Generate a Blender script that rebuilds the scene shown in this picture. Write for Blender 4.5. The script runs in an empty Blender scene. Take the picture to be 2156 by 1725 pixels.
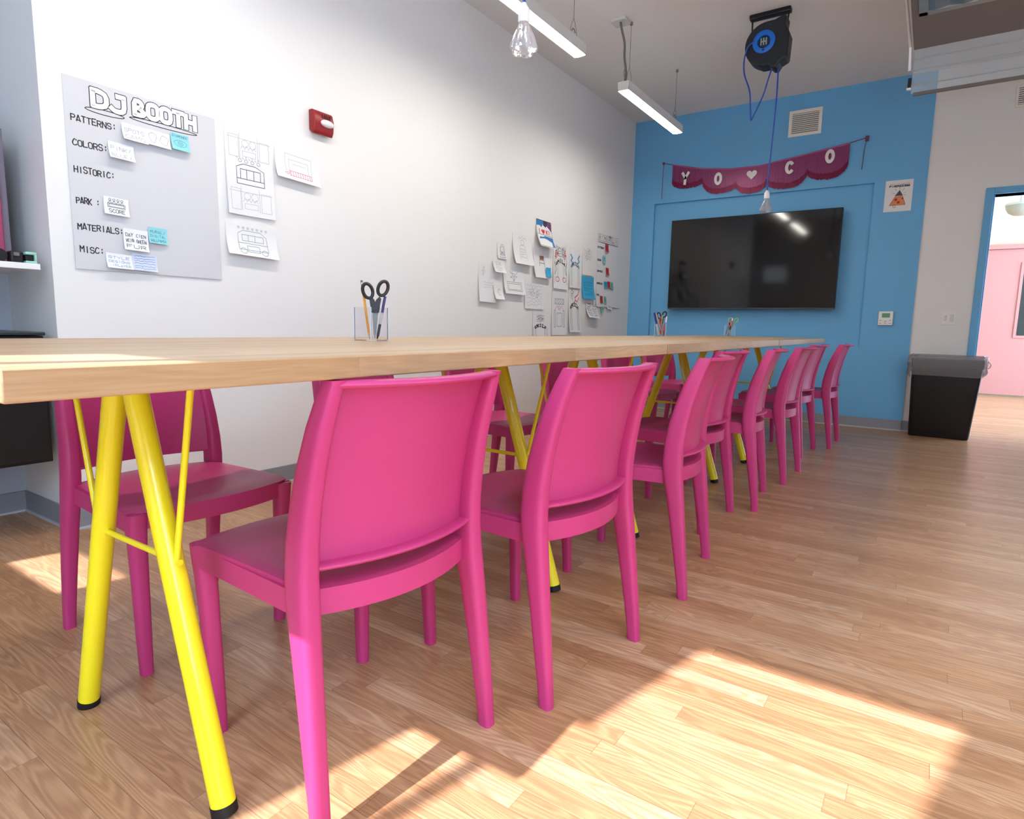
import bpy, math, random
from mathutils import Vector, Matrix
C = bpy.context.scene.collection
sc = bpy.context.scene
R = math.radians

# ------------------------------------------------------------------ camera
F_PX, YAW, PITCH, ROLL, CAM_Z = 1298.485, 0.59291, 0.13465, 0.01989, 0.914
cy, sy, cp, sp = math.cos(YAW), math.sin(YAW), math.cos(PITCH), math.sin(PITCH)
Fv = Vector((cy*cp, sy*cp, -sp)); R0 = Vector((sy, -cy, 0)); U0 = R0.cross(Fv)
Rv = math.cos(ROLL)*R0 + math.sin(ROLL)*U0
Uv = -math.sin(ROLL)*R0 + math.cos(ROLL)*U0
cam = bpy.data.cameras.new('camera'); camo = bpy.data.objects.new('camera', cam); C.objects.link(camo)
cam.sensor_width = 36; cam.sensor_fit = 'HORIZONTAL'; cam.lens = F_PX/2156*36
cam.clip_start = 0.02
M = Matrix.Identity(4)
for i in range(3):
    M[i][0] = Rv[i]; M[i][1] = Uv[i]; M[i][2] = -Fv[i]
M[0][3], M[1][3], M[2][3] = 0, 0, CAM_Z
camo.matrix_world = M
sc.camera = camo

# ------------------------------------------------------------------ world, sun, exposure
sc.view_settings.view_transform = 'Standard'
sc.view_settings.look = 'None'
sc.view_settings.gamma = 1
sc.view_settings.exposure = 0.06
w = bpy.data.worlds.new('sky'); sc.world = w; w.use_nodes = True
bg = w.node_tree.nodes['Background']
bg.inputs['Color'].default_value = (0.54, 0.75, 1.0, 1)
bg.inputs['Strength'].default_value = 13.0
SUN_AZ, SUN_TAN = R(-12.5), 1.1
sd = Vector((math.cos(SUN_AZ), math.sin(SUN_AZ), -SUN_TAN)).normalized()
sun = bpy.data.lights.new('sun', 'SUN'); sun.energy = 11.5; sun.angle = R(0.7); sun.color = (1, 0.96, 1.0)
suno = bpy.data.objects.new('sun', sun); C.objects.link(suno)
suno.rotation_euler = sd.to_track_quat('-Z', 'Y').to_euler()
suno.location = (-3, 0, 6)

# ------------------------------------------------------------------ sizes
W, D, CE, T, TH = 3.004, 6.862, 3.221, 0.861, 0.037     # left wall, far wall, ceiling, table top
XB = -0.95                                               # window wall behind the viewer
YR = -3.2                                                # right wall
X0 = 1.076                                               # left wall ends here at the niche
YN = 3.495                                               # back of the niche

# ------------------------------------------------------------------ materials
def srgb(c):
    return tuple((v/255/12.92 if v/255 <= .04045 else ((v/255+.055)/1.055)**2.4) for v in c) + (1,)
MATS = {}
def mat(name, c, rough=.5, metal=0, spec=.5, trans=0, emit=None, estr=0, coat=0, bump=0, bscale=200, alpha=1, ior=1.45, var=0, vscale=5):
    if name in MATS: return MATS[name]
    m = bpy.data.materials.new(name); m.use_nodes = True; MATS[name] = m
    nt = m.node_tree; p = nt.nodes['Principled BSDF']
    p.inputs['Base Color'].default_value = srgb(c)
    p.inputs['Roughness'].default_value = rough
    p.inputs['Metallic'].default_value = metal
    p.inputs['Specular IOR Level'].default_value = spec
    p.inputs['Transmission Weight'].default_value = trans
    p.inputs['IOR'].default_value = ior
    p.inputs['Coat Weight'].default_value = coat
    p.inputs['Alpha'].default_value = alpha
    if emit:
        p.inputs['Emission Color'].default_value = srgb(emit); p.inputs['Emission Strength'].default_value = estr
    tc = nt.nodes.new('ShaderNodeTexCoord')
    n = nt.nodes.new('ShaderNodeTexNoise'); n.inputs['Scale'].default_value = bscale; n.inputs['Detail'].default_value = 3
    nt.links.new(tc.outputs['Object'], n.inputs['Vector'])
    if bump:
        b = nt.nodes.new('ShaderNodeBump'); b.inputs['Strength'].default_value = bump; b.inputs['Distance'].default_value = .002
        nt.links.new(n.outputs['Fac'], b.inputs['Height']); nt.links.new(b.outputs['Normal'], p.inputs['Normal'])
    if var:
        n2 = nt.nodes.new('ShaderNodeTexNoise'); n2.inputs['Scale'].default_value = vscale
        nt.links.new(tc.outputs['Object'], n2.inputs['Vector'])
        hs = nt.nodes.new('ShaderNodeHueSaturation'); hs.inputs['Color'].default_value = srgb(c)
        mr = nt.nodes.new('ShaderNodeMapRange'); mr.inputs[3].default_value = 1-var; mr.inputs[4].default_value = 1+var
        nt.links.new(n2.outputs['Fac'], mr.inputs[0]); nt.links.new(mr.outputs[0], hs.inputs['Value'])
        nt.links.new(hs.outputs['Color'], p.inputs['Base Color'])
    return m

def wood_mat(name, axis_w, width, length, stops, grain_dark, rough, coat=0, gap=0.02, grain=0.35, seed=0.0, cath=0.35):
    """planks running along the other axis; axis_w = 0 -> width counted on x, 1 -> width counted on y"""
    m = bpy.data.materials.new(name); m.use_nodes = True; nt = m.node_tree; N = nt.nodes; L = nt.links
    p = N['Principled BSDF']; p.inputs['Coat Weight'].default_value = coat; p.inputs['Coat Roughness'].default_value = .12
    tc = N.new('ShaderNodeTexCoord'); s = N.new('ShaderNodeSeparateXYZ'); L.new(tc.outputs['Object'], s.inputs[0])
    a, b = (s.outputs[0], s.outputs[1]) if axis_w == 0 else (s.outputs[1], s.outputs[0])
    def mt(op, x, y=None, z=None):
        n = N.new('ShaderNodeMath'); n.operation = op
        for i, v in enumerate((x, y, z)):
            if v is None: continue
            if isinstance(v, (int, float)): n.inputs[i].default_value = v
            else: L.new(v, n.inputs[i])
        return n.outputs[0]
    aw = mt('DIVIDE', mt('ADD', a, 50.013), width); ia = mt('FLOOR', aw); fa = mt('FRACT', aw)
    wn = N.new('ShaderNodeTexWhiteNoise'); wn.noise_dimensions = '1D'; L.new(mt('ADD', ia, seed), wn.inputs['W'])
    bl = mt('ADD', mt('DIVIDE', b, length), mt('MULTIPLY', wn.outputs['Value'], 37.0)); ib = mt('FLOOR', bl); fb = mt('FRACT', bl)
    cv = N.new('ShaderNodeCombineXYZ'); L.new(ia, cv.inputs[0]); L.new(ib, cv.inputs[1])
    w2 = N.new('ShaderNodeTexWhiteNoise'); w2.noise_dimensions = '2D'; L.new(cv.outputs[0], w2.inputs['Vector'])
    rp = N.new('ShaderNodeValToRGB'); el = rp.color_ramp.elements
    for i, (pos, c) in enumerate(stops):
        e = el[i] if i < 2 else el.new(pos)
        e.position = pos; e.color = srgb(c)
    L.new(w2.outputs['Value'], rp.inputs[0])
    # fine pore grain
    gv = N.new('ShaderNodeCombineXYZ')
    L.new(mt('ADD', mt('MULTIPLY', a, 330), mt('MULTIPLY', w2.outputs['Value'], 91)), gv.inputs[0])
    L.new(mt('MULTIPLY', b, 9), gv.inputs[1]); L.new(mt('ADD', mt('MULTIPLY', s.outputs[2], 330), mt('MULTIPLY', ib, 3.7)), gv.inputs[2])
    g = N.new('ShaderNodeTexNoise'); g.inputs['Scale'].default_value = 1; g.inputs['Detail'].default_value = 4; g.inputs['Distortion'].default_value = .6
    L.new(gv.outputs[0], g.inputs['Vector'])
    # cathedral figure: bands of a stretched noise
    hv = N.new('ShaderNodeCombineXYZ')
    L.new(mt('ADD', mt('MULTIPLY', a, 16), mt('MULTIPLY', w2.outputs['Value'], 57)), hv.inputs[0])
    L.new(mt('ADD', mt('MULTIPLY', b, 1.6), mt('MULTIPLY', ib, 5.1)), hv.inputs[1]); L.new(mt('MULTIPLY', s.outputs[2], 16), hv.inputs[2])
    h = N.new('ShaderNodeTexNoise'); h.inputs['Scale'].default_value = 1; h.inputs['Detail'].default_value = 1.5; h.inputs['Distortion'].default_value = .3
    L.new(hv.outputs[0], h.inputs['Vector'])
    ring = mt('POWER', mt('ABSOLUTE', mt('SINE', mt('MULTIPLY', h.outputs['Fac'], 48))), 3.0)
    gr = mt('MULTIPLY', mt('SUBTRACT', 1.0, g.outputs['Fac']), grain)
    dark = mt('MINIMUM', mt('ADD', gr, mt('MULTIPLY', mt('SUBTRACT', 1.0, ring), cath*.35)), 1.0)
    mx = N.new('ShaderNodeMix'); mx.data_type = 'RGBA'
    L.new(dark, mx.inputs[0]); L.new(rp.outputs[0], mx.inputs[6]); mx.inputs[7].default_value = srgb(grain_dark)
    gp = mt('MAXIMUM', mt('LESS_THAN', fa, gap), mt('LESS_THAN', fb, gap*width/length))
    mg = N.new('ShaderNodeMix'); mg.data_type = 'RGBA'
    L.new(mt('MULTIPLY', gp, .55), mg.inputs[0]); L.new(mx.outputs[2], mg.inputs[6]); mg.inputs[7].default_value = srgb([v*.45 for v in grain_dark])
    L.new(mg.outputs[2], p.inputs['Base Color'])
    L.new(mt('ADD', mt('MULTIPLY', g.outputs['Fac'], .14), rough-.07), p.inputs['Roughness'])
    bp = N.new('ShaderNodeBump'); bp.inputs['Strength'].default_value = .25; bp.inputs['Distance'].default_value = .0008
    L.new(mt('SUBTRACT', mt('MULTIPLY', g.outputs['Fac'], .4), gp), bp.inputs['Height']); L.new(bp.outputs['Normal'], p.inputs['Normal'])
    return m

WHITE = mat('wall_white', (230, 228, 225), .75, bump=.12, bscale=160)
CEIL = mat('ceiling_paint', (226, 224, 220), .85, bump=.1, bscale=120)
BLUE = mat('wall_blue', (106, 174, 220), .6, bump=.12, bscale=160)
BASE = mat('baseboard_vinyl', (140, 142, 148), .5)
BASELIP = mat('baseboard_lip', (190, 192, 196), .5)
FLOOR = wood_mat('oak_strip_floor', 0, .057, .95, [(0, (190, 144, 104)), (.35, (205, 158, 116)), (.7, (214, 168, 126)), (1, (224, 183, 145))], (122, 72, 44), .36, coat=.1, grain=.60, cath=.7)
TABLE = wood_mat('oak_butcher_block', 1, .042, .75, [(0, (188, 152, 112)), (.4, (200, 167, 128)), (.75, (210, 180, 142)), (1, (194, 160, 116))], (128, 88, 54), .42, gap=.006, grain=.55, seed=3.1, cath=.3)
PINK = mat('pink_plastic', (188, 56, 114), .42, spec=.5, bump=.05, bscale=900)
YEL = mat('yellow_steel', (244, 226, 30), .28, coat=.4)
BLK = mat('black_plastic', (18, 18, 20), .4)
RUB = mat('black_rubber', (12, 12, 14), .6)
PAPER = mat('white_paper', (226, 226, 226), .8, bump=.15, bscale=25)
EASEL = mat('easel_paper', (206, 204, 206), .85, bump=.35, bscale=14)
INK = mat('black_ink', (28, 28, 34), .7)
GINK = mat('grey_pencil', (112, 112, 118), .8)
LGINK = mat('light_pencil', (160, 160, 166), .8)
BINK = mat('blue_ink', (50, 95, 165), .7)
RINK = mat('red_ink', (205, 50, 60), .7)
PINKINK = mat('pink_ink', (205, 90, 130), .7)
TEALINK = mat('teal_ink', (40, 110, 130), .7)
CHROME = mat('brushed_steel', (190, 190, 190), .3, metal=1)
GREYM = mat('grey_metal', (120, 118, 116), .5, metal=.3)
WPL = mat('white_plastic', (232, 232, 230), .4)

# ------------------------------------------------------------------ mesh building
class MB:
    def __init__(s): s.v = []; s.f = []
    def add(s, vs, fs):
        o = len(s.v); s.v += [tuple(v) for v in vs]; s.f += [tuple(i+o for i in f) for f in fs]; return s
    def box(s, x0, x1, y0, y1, z0, z1):
        return s.add([(x0,y0,z0),(x1,y0,z0),(x1,y1,z0),(x0,y1,z0),(x0,y0,z1),(x1,y0,z1),(x1,y1,z1),(x0,y1,z1)],
                     [(0,3,2,1),(4,5,6,7),(0,1,5,4),(1,2,6,5),(2,3,7,6),(3,0,4,7)])
    def tube(s, path, r, n=12, cap=True, closed=False):
        P = [Vector(p) for p in path]; m = len(P); rr = r if isinstance(r, (list, tuple)) else [r]*m
        prev = None; rings = []
        for i in range(m):
            if closed: t = P[(i+1) % m]-P[i-1]
            else: t = P[min(i+1, m-1)]-P[max(i-1, 0)]
            t.normalize()
            if prev is None:
                a = Vector((0,0,1)) if abs(t.z) < .9 else Vector((1,0,0)); nn = t.cross(a).normalized()
            else: nn = (prev - t*prev.dot(t)).normalized()
            prev = nn; b = t.cross(nn)
            rings.append([P[i]+rr[i]*(math.cos(k*2*math.pi/n)*nn+math.sin(k*2*math.pi/n)*b) for k in range(n)])
        vs = [v for g in rings for v in g]; fs = []
        for i in range(m if closed else m-1):
            j = (i+1) % m
            for k in range(n):
                fs.append((i*n+k, i*n+(k+1) % n, j*n+(k+1) % n, j*n+k))
        if cap and not closed:
            fs.append(tuple(range(n))[::-1]); fs.append(tuple((m-1)*n+k for k in range(n)))
        return s.add(vs, fs)
    def loft(s, rings):
        n = len(rings[0]); vs = [v for g in rings for v in g]; fs = []
        for i in range(len(rings)-1):
            for k in range(n):
                fs.append((i*n+k, i*n+(k+1) % n, (i+1)*n+(k+1) % n, (i+1)*n+k))
        fs.append(tuple(range(n))[::-1]); fs.append(tuple((len(rings)-1)*n+k for k in range(n)))
        return s.add(vs, fs)
    def shell(s, fn, nu, nv, th):
        """closed sheet: fn(u,v)->(point, normal)"""
        top = []; bot = []
        for j in range(nv+1):
            for i in range(nu+1):
                p, n = fn(i/nu, j/nv); p = Vector(p); n = Vector(n).normalized()
                t = th(i/nu, j/nv) if callable(th) else th
                top.append(p); bot.append(p-n*t)
        o = len(top); fs = []; W_ = nu+1
        for j in range(nv):
            for i in range(nu):
                a = j*W_+i; fs.append((a, a+1, a+1+W_, a+W_)); fs.append((o+a, o+a+W_, o+a+1+W_, o+a+1))
        edge = [i for i in range(nu+1)] + [j*W_+nu for j in range(1, nv+1)] + [nv*W_+i for i in range(nu-1, -1, -1)] + [j*W_ for j in range(nv-1, 0, -1)]
        for q in range(len(edge)):
            a, b = edge[q], edge[(q+1) % len(edge)]
            fs.append((b, a, o+a, o+b))
        return s.add(top+bot, fs)
    def prism(s, poly, fn, d0, d1):
        """poly: 2D outline; fn(a,b,d)->3D"""
        n = len(poly); vs = [fn(a, b, d0) for a, b in poly]+[fn(a, b, d1) for a, b in poly]
        fs = [tuple(range(n))[::-1], tuple(range(n, 2*n))]+[(i, (i+1) % n, n+(i+1) % n, n+i) for i in range(n)]
        return s.add(vs, fs)
    def lathe(s, prof, c=(0,0,0), n=24, axis=2):
        vs = []; m = len(prof)
        for r, h in prof:
            for k in range(n):
                a = 2*math.pi*k/n; u, v = r*math.cos(a), r*math.sin(a)
                p = (u, v, h) if axis == 2 else ((h, u, v) if axis == 0 else (u, h, v))
                vs.append((c[0]+p[0], c[1]+p[1], c[2]+p[2]))
        fs = [(i*n+k, i*n+(k+1) % n, (i+1)*n+(k+1) % n, (i+1)*n+k) for i in range(m-1) for k in range(n)]
        fs.append(tuple(range(n))[::-1]); fs.append(tuple((m-1)*n+k for k in range(n)))
        return s.add(vs, fs)
    def build(s, name, m, parent=None, bevel=0, segs=2, smooth=True, ang=38, loc=None):
        me = bpy.data.meshes.new(name); me.from_pydata(s.v, [], s.f); me.update()
        import bmesh
        bm = bmesh.new(); bm.from_mesh(me); bmesh.ops.recalc_face_normals(bm, faces=bm.faces); bm.to_mesh(me); bm.free()
        if smooth:
            for p in me.polygons: p.use_smooth = True
            me.set_sharp_from_angle(angle=R(ang))
        me.materials.append(m)
        o = bpy.data.objects.new(name, me); C.objects.link(o)
        if parent: o.parent = parent
        if loc: o.location = loc
        if bevel:
            b = o.modifiers.new('bevel', 'BEVEL'); b.width = bevel; b.segments = segs; b.limit_method = 'ANGLE'; b.angle_limit = R(40)
            b.harden_normals = False
        return o

def tag(o, label=None, cat=None, group=None, kind=None):
    if label: o['label'] = label
    if cat: o['category'] = cat
    if group: o['group'] = group
    if kind: o['kind'] = kind
    return o
def thing(name, label, cat, loc=(0,0,0), rz=0, group=None):
    o = bpy.data.objects.new(name, None); C.objects.link(o); o.location = loc; o.rotation_euler = (0, 0, rz)
    o.empty_display_size = .1
    return tag(o, label, cat, group)
def struct(name, mb, m, bevel=0, parent=None, smooth=False):
    o = mb.build(name, m, parent, bevel=bevel, smooth=smooth)
    if not parent: o['kind'] = 'structure'
    return o
def copy_tree(o, parent=None):
    c = o.copy(); C.objects.link(c); c.parent = parent
    for ch in list(o.children): copy_tree(ch, c)
    return c
def ring(cx, cy_, cz, hx, hy, n=12, e=3.2):
    out = []
    for k in range(n):
        a = 2*math.pi*(k+.5)/n; c_, s_ = math.cos(a), math.sin(a)
        x = math.copysign(abs(c_)**(2/e), c_); y = math.copysign(abs(s_)**(2/e), s_)
        out.append((cx+hx*x, cy_+hy*y, cz))
    return out

# ================================================================== SETTING
struct('floor', MB().box(XB, 12.4, YR, 3.7, -.1, 0), FLOOR)
struct('ceiling', MB().box(XB, 12.4, YR-.2, 3.7, CE, CE+.15), CEIL)
# left wall stands proud of the niche
struct('wall_left', MB().box(X0, D+.15, W, 3.7, 0, CE), WHITE)
NICHE = mat('niche_paint_shaded', (172, 178, 190), .75, bump=.1, bscale=160)  # niche shade put into the wall colour, darker and bluer
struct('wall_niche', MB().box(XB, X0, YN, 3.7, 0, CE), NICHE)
# far wall: blue part with a shallow recess, white part with the door opening
b = MB()
RY0, RY1, RZ0, RZ1 = .582, 2.738, .787, 2.310
BE = .169
b.box(D, D+.04, BE, RY0, 0, CE).box(D, D+.04, RY1, W, 0, CE).box(D, D+.04, RY0, RY1, 0, RZ0).box(D, D+.04, RY0, RY1, RZ1, CE)
b.box(D+.04, D+.15, BE, W, 0, CE)
struct('wall_far_blue', b, BLUE)
DY0, DY1, DZ = -1.24, -.325, 2.118
b = MB().box(D+.012, D+.15, DY1, BE, 0, CE).box(D+.012, D+.15, DY0, DY1, DZ, CE).box(D+.012, D+.15, YR, DY0, 0, CE)
struct('wall_far_white', b, WHITE)
b = MB()
b.box(D-.010, D+.17, DY1, DY1+.058, 0, DZ+.055).box(D-.010, D+.17, DY0-.058, DY0, 0, DZ+.055).box(D-.010, D+.17, DY0, DY1, DZ, DZ+.055)
b.box(D+.03, D+.12, DY1-.012, DY1, 0, DZ-.0).box(D+.03, D+.12, DY0, DY0+.012, 0, DZ)
tr = struct('trim_1', b, BLUE, bevel=.003)
# window wall behind the viewer: three tall windows, the middle one with its blind part way down
b = MB(); wins = [(-2.9, -.65, .35, 3.12), (.44, 1.345, .35, 3.12), (2.72, 3.19, 1.95, 2.30)]
ys = [YR]+[v for q in wins for v in q[:2]]+[3.7]
for i in range(0, len(ys), 2): b.box(XB-.12, XB, ys[i], ys[i+1], 0, CE)
for y0, y1, zb, zt in wins: b.box(XB-.12, XB, y0, y1, 0, zb).box(XB-.12, XB, y0, y1, zt, CE)
struct('wall_back', b, WHITE)
FR = mat('window_frame_paint', (225, 225, 225), .5)
for i, (y0, y1, zb, zt) in enumerate(wins):
    e = .012
    f = MB().box(XB-.07, XB-.03, y0, y0+e, zb, zt).box(XB-.07, XB-.03, y1-e, y1, zb, zt).box(XB-.07, XB-.03, y0, y1, zb, zb+.03).box(XB-.07, XB-.03, y0, y1, zt-e, zt)
    if i == 0: f.box(XB-.07, XB-.03, -1.80, -1.75, zb, zt)
    if i == 1: f.box(XB-.06, XB-.03, 1.125, 1.165, zb, zt)
    struct('window_%d' % (i+1), f, FR)
t = thing('window_blind', 'white roller blind drawn part way down the window behind the viewer', 'blind')
MB().box(XB-.028, XB-.024, 1.055, 1.345, 2.445, 3.10).build('cloth', mat('blind_cloth', (225, 222, 215), .9), t, smooth=False)
MB().tube([(XB-.02, 1.055, 3.105), (XB-.02, 1.345, 3.105)], .016, n=16).build('roller', FR, t)
struct('sky_blocker', MB().box(-11, -9, -12, 14, -1, 5.6), mat('blocker_brown', (120, 105, 95), .9, bump=.3, bscale=8))  # added unseen slab outside, keeps bright sky out of the screen's reflection
struct('wall_right', MB().box(XB-.12, D+.15, YR-.15, YR, 0, CE), WHITE)
# hallway beyond the door
HALL = mat('hall_beige_paint', (205, 190, 160), .8, bump=.1)
b = MB().box(11.9, 12.05, YR, 3.7, 0, CE).box(D+.15, 11.9, .6, .75, 0, CE)
struct('wall_hall', b, HALL)
PK = mat('hall_pink_paint', (180, 122, 116), .6)
dr = MB().box(11.84, 11.9, -1.02, .3, .03, 2.18).box(11.84, 11.9, -2.2, -1.02, .03, .92).box(11.84, 11.9, -2.2, -1.02, 1.95, 2.18)
dr.box(11.80, 11.9, -2.4, .3, 2.185, 2.25)
dr.box(11.825, 11.84, -1.02, -.985, .885, 1.985).box(11.825, 11.84, -2.2, -1.02, .885, .92)
d = struct('door_1', dr, PK)
tag(MB().box(11.86, 11.875, -2.2, -1.02, .92, 1.95).build('pane', mat('hall_door_glass', (40, 42, 40), .15), d, smooth=False), 'dark glass pane')
# baseboards
def base(name, x0, y0, x1, y1, nx, ny):
    m = MB(); t = .009
    xa, xb = sorted((x0, x1)); ya, yb = sorted((y0, y1))
    m.box(xa+min(0, nx*t), xb+max(0, nx*t), ya+min(0, ny*t), yb+max(0, ny*t), 0.004, .098)
    o = struct(name, m, BASE, bevel=.003)
    l = MB().box(xa+min(0, nx*t*1.9), xb+max(0, nx*t*1.9), ya+min(0, ny*t*1.9), yb+max(0, ny*t*1.9), 0, .009)
    l.build('toe_lip', BASELIP, o, smooth=False)
base('baseboard_left', X0, W, D, W, 0, -1)
base('baseboard_return', X0, W, X0, YN, -1, 0)
base('baseboard_niche', XB, YN, X0, YN, 0, -1)
base('baseboard_far', D, BE, D, W, -1, 0)
base('baseboard_white', D+.012, DY1+.058, D+.012, BE, -1, 0)
base('baseboard_back', XB, -3.2, XB, YN, 1, 0)

# ================================================================== TABLES
def make_table():
    t = thing('work_table', '', 'table')
    L = 1.914
    MB().box(0, L, -.521, .521, T-TH, T).build('tabletop', TABLE, t, bevel=.0025)
    e = .346
    def leg(x, s):
        a = Vector((x, s*.026, T-TH-.004)); f = Vector((x, s*.282, .014)); dirv = (f-a).normalized()
        lg = MB().tube([a, f], .0225, n=24).build('leg', YEL, t)
        MB().tube([f-dirv*.006, Vector((x, s*.2845, .0008))], .0236, n=24).build('foot_cap', RUB, lg)
        return a, f
    for x in (e, L-e):
        for s in (-1, 1):
            a, f = leg(x, s)
            k = (T-TH-.452)/(T-TH-.014); p = a.lerp(f, k)
            top = Vector((x, s*.245, T-TH-.003))
            MB().tube([p+Vector((0, s*.012, -.006)), top], .0062, n=10).build('brace_rod', YEL, t)
            MB().box(x-.05, x+.05, min(s*.21, s*.275), max(s*.21, s*.275), T-TH-.0045, T-TH-.0003).build('mounting_plate', YEL, t)
        y = .172
        MB().tube([(x, -y, .462), (x, y, .462)], .0062, n=10).build('crossbar', YEL, t)
        MB().box(x-.06, x+.06, -.075, .075, T-TH-.0045, T-TH-.0003).build('mounting_plate', YEL, t)
    return t
t0 = make_table()
tl = ['nearest oak table of the long row, sunlit at its near end', 'middle oak table of the long row, between the other two', 'farthest oak table of the row, its end facing the screen']
for i in range(3):
    o = t0 if i == 0 else copy_tree(t0)
    o.location = (.226+i*1.9165, 1.300-.004*i, -.0005*i*0); o['label'] = tl[i]; o['group'] = 'oak tables pushed end to end'

# ================================================================== CHAIRS
ST = [  # z, y, x, half x, half y
 (0.000, -.004, .2180, .0145, .0165), (.06, .002, .2175, .0155, .0180), (.20, .020, .2145, .0180, .0225), (.33, .038, .211, .0200, .0275),
 (.42, .052, .208, .0215, .0320), (.47, .056, .2065, .0210, .0330), (.53, .054, .2050, .0200, .0325), (.60, .044, .2030, .0185, .0310),
 (.67, .028, .2000, .0170, .0290), (.74, .006, .1965, .0155, .0260), (.79, -.0135, .1930, .0140, .0230), (.822, -.0275, .1900, .0125, .0200)]
def st(z):
    for a, b_ in zip(ST, ST[1:]):
        if a[0] <= z <= b_[0]:
            k = (z-a[0])/(b_[0]-a[0]); return [a[i]+(b_[i]-a[i])*k for i in range(5)]
    return list(ST[-1])
BULGE = .048
def make_chair():
    t = thing('chair', '', 'chair')
    for s in (-1, 1):
        MB().loft([ring(s*q[2], q[1], q[0], q[3], q[4], 20, 3.8) for q in ST]).build('leg', PINK, t, ang=60)
        fr = [(.0, .430, .1940, .0145, .0150), (.10, .434, .1965, .0165, .0170), (.25, .440, .2000, .0185, .0195), (.36, .444, .2030, .0205, .0215), (.405, .446, .2045, .0225, .0235), (.436, .447, .205, .0235, .0245)]
        MB().loft([ring(s*q[2], q[1], q[0], q[3], q[4], 16, 3.4) for q in fr]).build('leg', PINK, t, ang=60)
    # back panel
    z0, z1 = .484, .816
    def bf(u, v):
        x_ = u*2-1; z = z0+(z1-z0)*v; q = st(z)
        y = q[1]+.018-BULGE*(1-x_*x_)
        w_ = q[2]-.004
        return (x_*w_, y, z), (-.45*x_*0, 1, .12)
    bk = MB().shell(bf, 18, 12, .009)
    def rim(z, zt, dy, hy, hz, n=18):
        rs = []
        q = st(z)
        for i in range(n+1):
            x_ = i/n*2-1; yy = q[1]+dy-BULGE*(1-x_*x_); sl = 2*BULGE*x_/q[2]
            nx, ny = -sl, 1.0; l = math.hypot(nx, ny); nx /= l; ny /= l
            rr = []
            for k in range(10):
                a = 2*math.pi*k/10; c_, s_ = math.cos(a), math.sin(a)
                cc = math.copysign(abs(c_)**.7, c_)*hy; ss = math.copysign(abs(s_)**.7, s_)*hz
                rr.append((x_*(q[2]-.002)+nx*cc, yy+ny*cc, zt+ss))
            rs.append(rr)
        return rs
    bk.loft(rim(.818, .8145, .001, .0195, .0072))
    bk.loft(rim(.486, .4865, .000, .0180, .0055))
    bk.build('backrest', PINK, t, ang=50)
    # seat
    def ye(u, v):   # front / rear edge curves
        yr = .063-.052*(1-u*u); yf = .448+.042*(1-u*u)
        return yr+(yf-yr)*v
    def sf(uu, v):
        u = uu*2-1; hw = .200+.0285*min(1, v*1.05)
        rnd = max(0, abs(u)-.82)/.18; corner = (rnd**2)*.012*(max(0, v-.85)/.15)
        x = u*hw; y = ye(u, v)-corner
        z = .450-.011*(1-u*u)*math.sin(math.pi*min(1, max(0, v*1.05)))**.8 - .008*max(0, (v-.86)/.14)**2-.004*max(0, (abs(u)-.9)/.1)**2-.007*max(0, 1-v*14)
        return (x, y, z), (0, 0, 1)
    MB().shell(sf, 24, 18, .016).build('seat', PINK, t, ang=45)
    # apron round the seat
    def apron(path, z0_, z1_, th):
        m = MB(); n = len(path); vs = []
        for i, (x, y) in enumerate(path):
            a = path[max(i-1, 0)]; b_ = path[min(i+1, n-1)]; dx, dy = b_[0]-a[0], b_[1]-a[1]; l = math.hypot(dx, dy); nx, ny = dy/l, -dx/l
            for (o_, z) in ((0, z0_), (0, z1_), (-th, z1_), (-th, z0_)): vs.append((x+nx*o_, y+ny*o_, z))
        fs = []
        for i in range(n-1):
            for k in range(4): fs.append((i*4+k, i*4+(k+1) % 4, (i+1)*4+(k+1) % 4, (i+1)*4+k))
        fs += [(0,1,2,3), tuple((n-1)*4+k for k in (3,2,1,0))]
        return vs, fs
    ap = MB(); us = [i/12*2-1 for i in range(13)]
    ap.add(*apron([(u*.199, .060-.052*(1-u*u)-.004) for u in us], .394, .443, .016))
    ap.add(*apron([(-u*.222, .444+.042*(1-u*u)) for u in us], .393, .437, .014))
    for s in (-1, 1):
        pts = [(.2095+.017*k/6, .055+.40*k/6) for k in range(7)]
        if s == 1: ap.add(*apron([(x, y) for x, y in pts], .392, .438, .014))
        else: ap.add(*apron([(-x, y) for x, y in pts][::-1], .392, .438, .014))
    ap.build('seat_rail', PINK, t, ang=40)
    return t
ch0 = make_chair()
u_ = .914
near = [(.931, .874, .099, 'nearest pink chair on the aisle side, beside the yellow table legs'),
        (1.554, .740, .095, 'second nearest pink chair on the aisle side, right of the nearest one'),
        (2.422, .719, -.117, 'third pink chair of the aisle row, turned slightly toward the viewer'),
        (3.203, .854, .026, 'pink chair on the aisle side pushed in furthest, half hidden by the third chair'),
        (3.775, .768, -.12, 'fifth pink chair of the aisle row, seen edge-on with a thin profile'),
        (4.53, .725, .02, 'sixth pink chair of the aisle row, just right of the edge-on one'),
        (5.549, .781, .051, 'pink chair on the aisle side, second from the far end of the row'),
        (6.129, .655, .011, 'farthest pink chair of the aisle row, standing nearest the waste bin')]
far = [(1.010, 2.226, .03, 'nearest pink chair on the wall side, seen front-on behind the yellow legs'),
       (2.02, 2.30, -.02, 'second pink chair on the wall side, only its back top showing over the nearest chair'),
       (2.86, 2.24, .05, 'third pink chair on the wall side, seen between the two nearest aisle chairs'),
       (3.92, 2.27, -.03, 'fourth pink chair on the wall side, seen through the second trestle'),
       (4.88, 2.25, .04, 'fifth pink chair on the wall side, its back partly against the blue wall'),
       (5.98, 2.30, .25, 'farthest pink chair on the wall side, turned, in front of the blue wall')]
first = True
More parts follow.
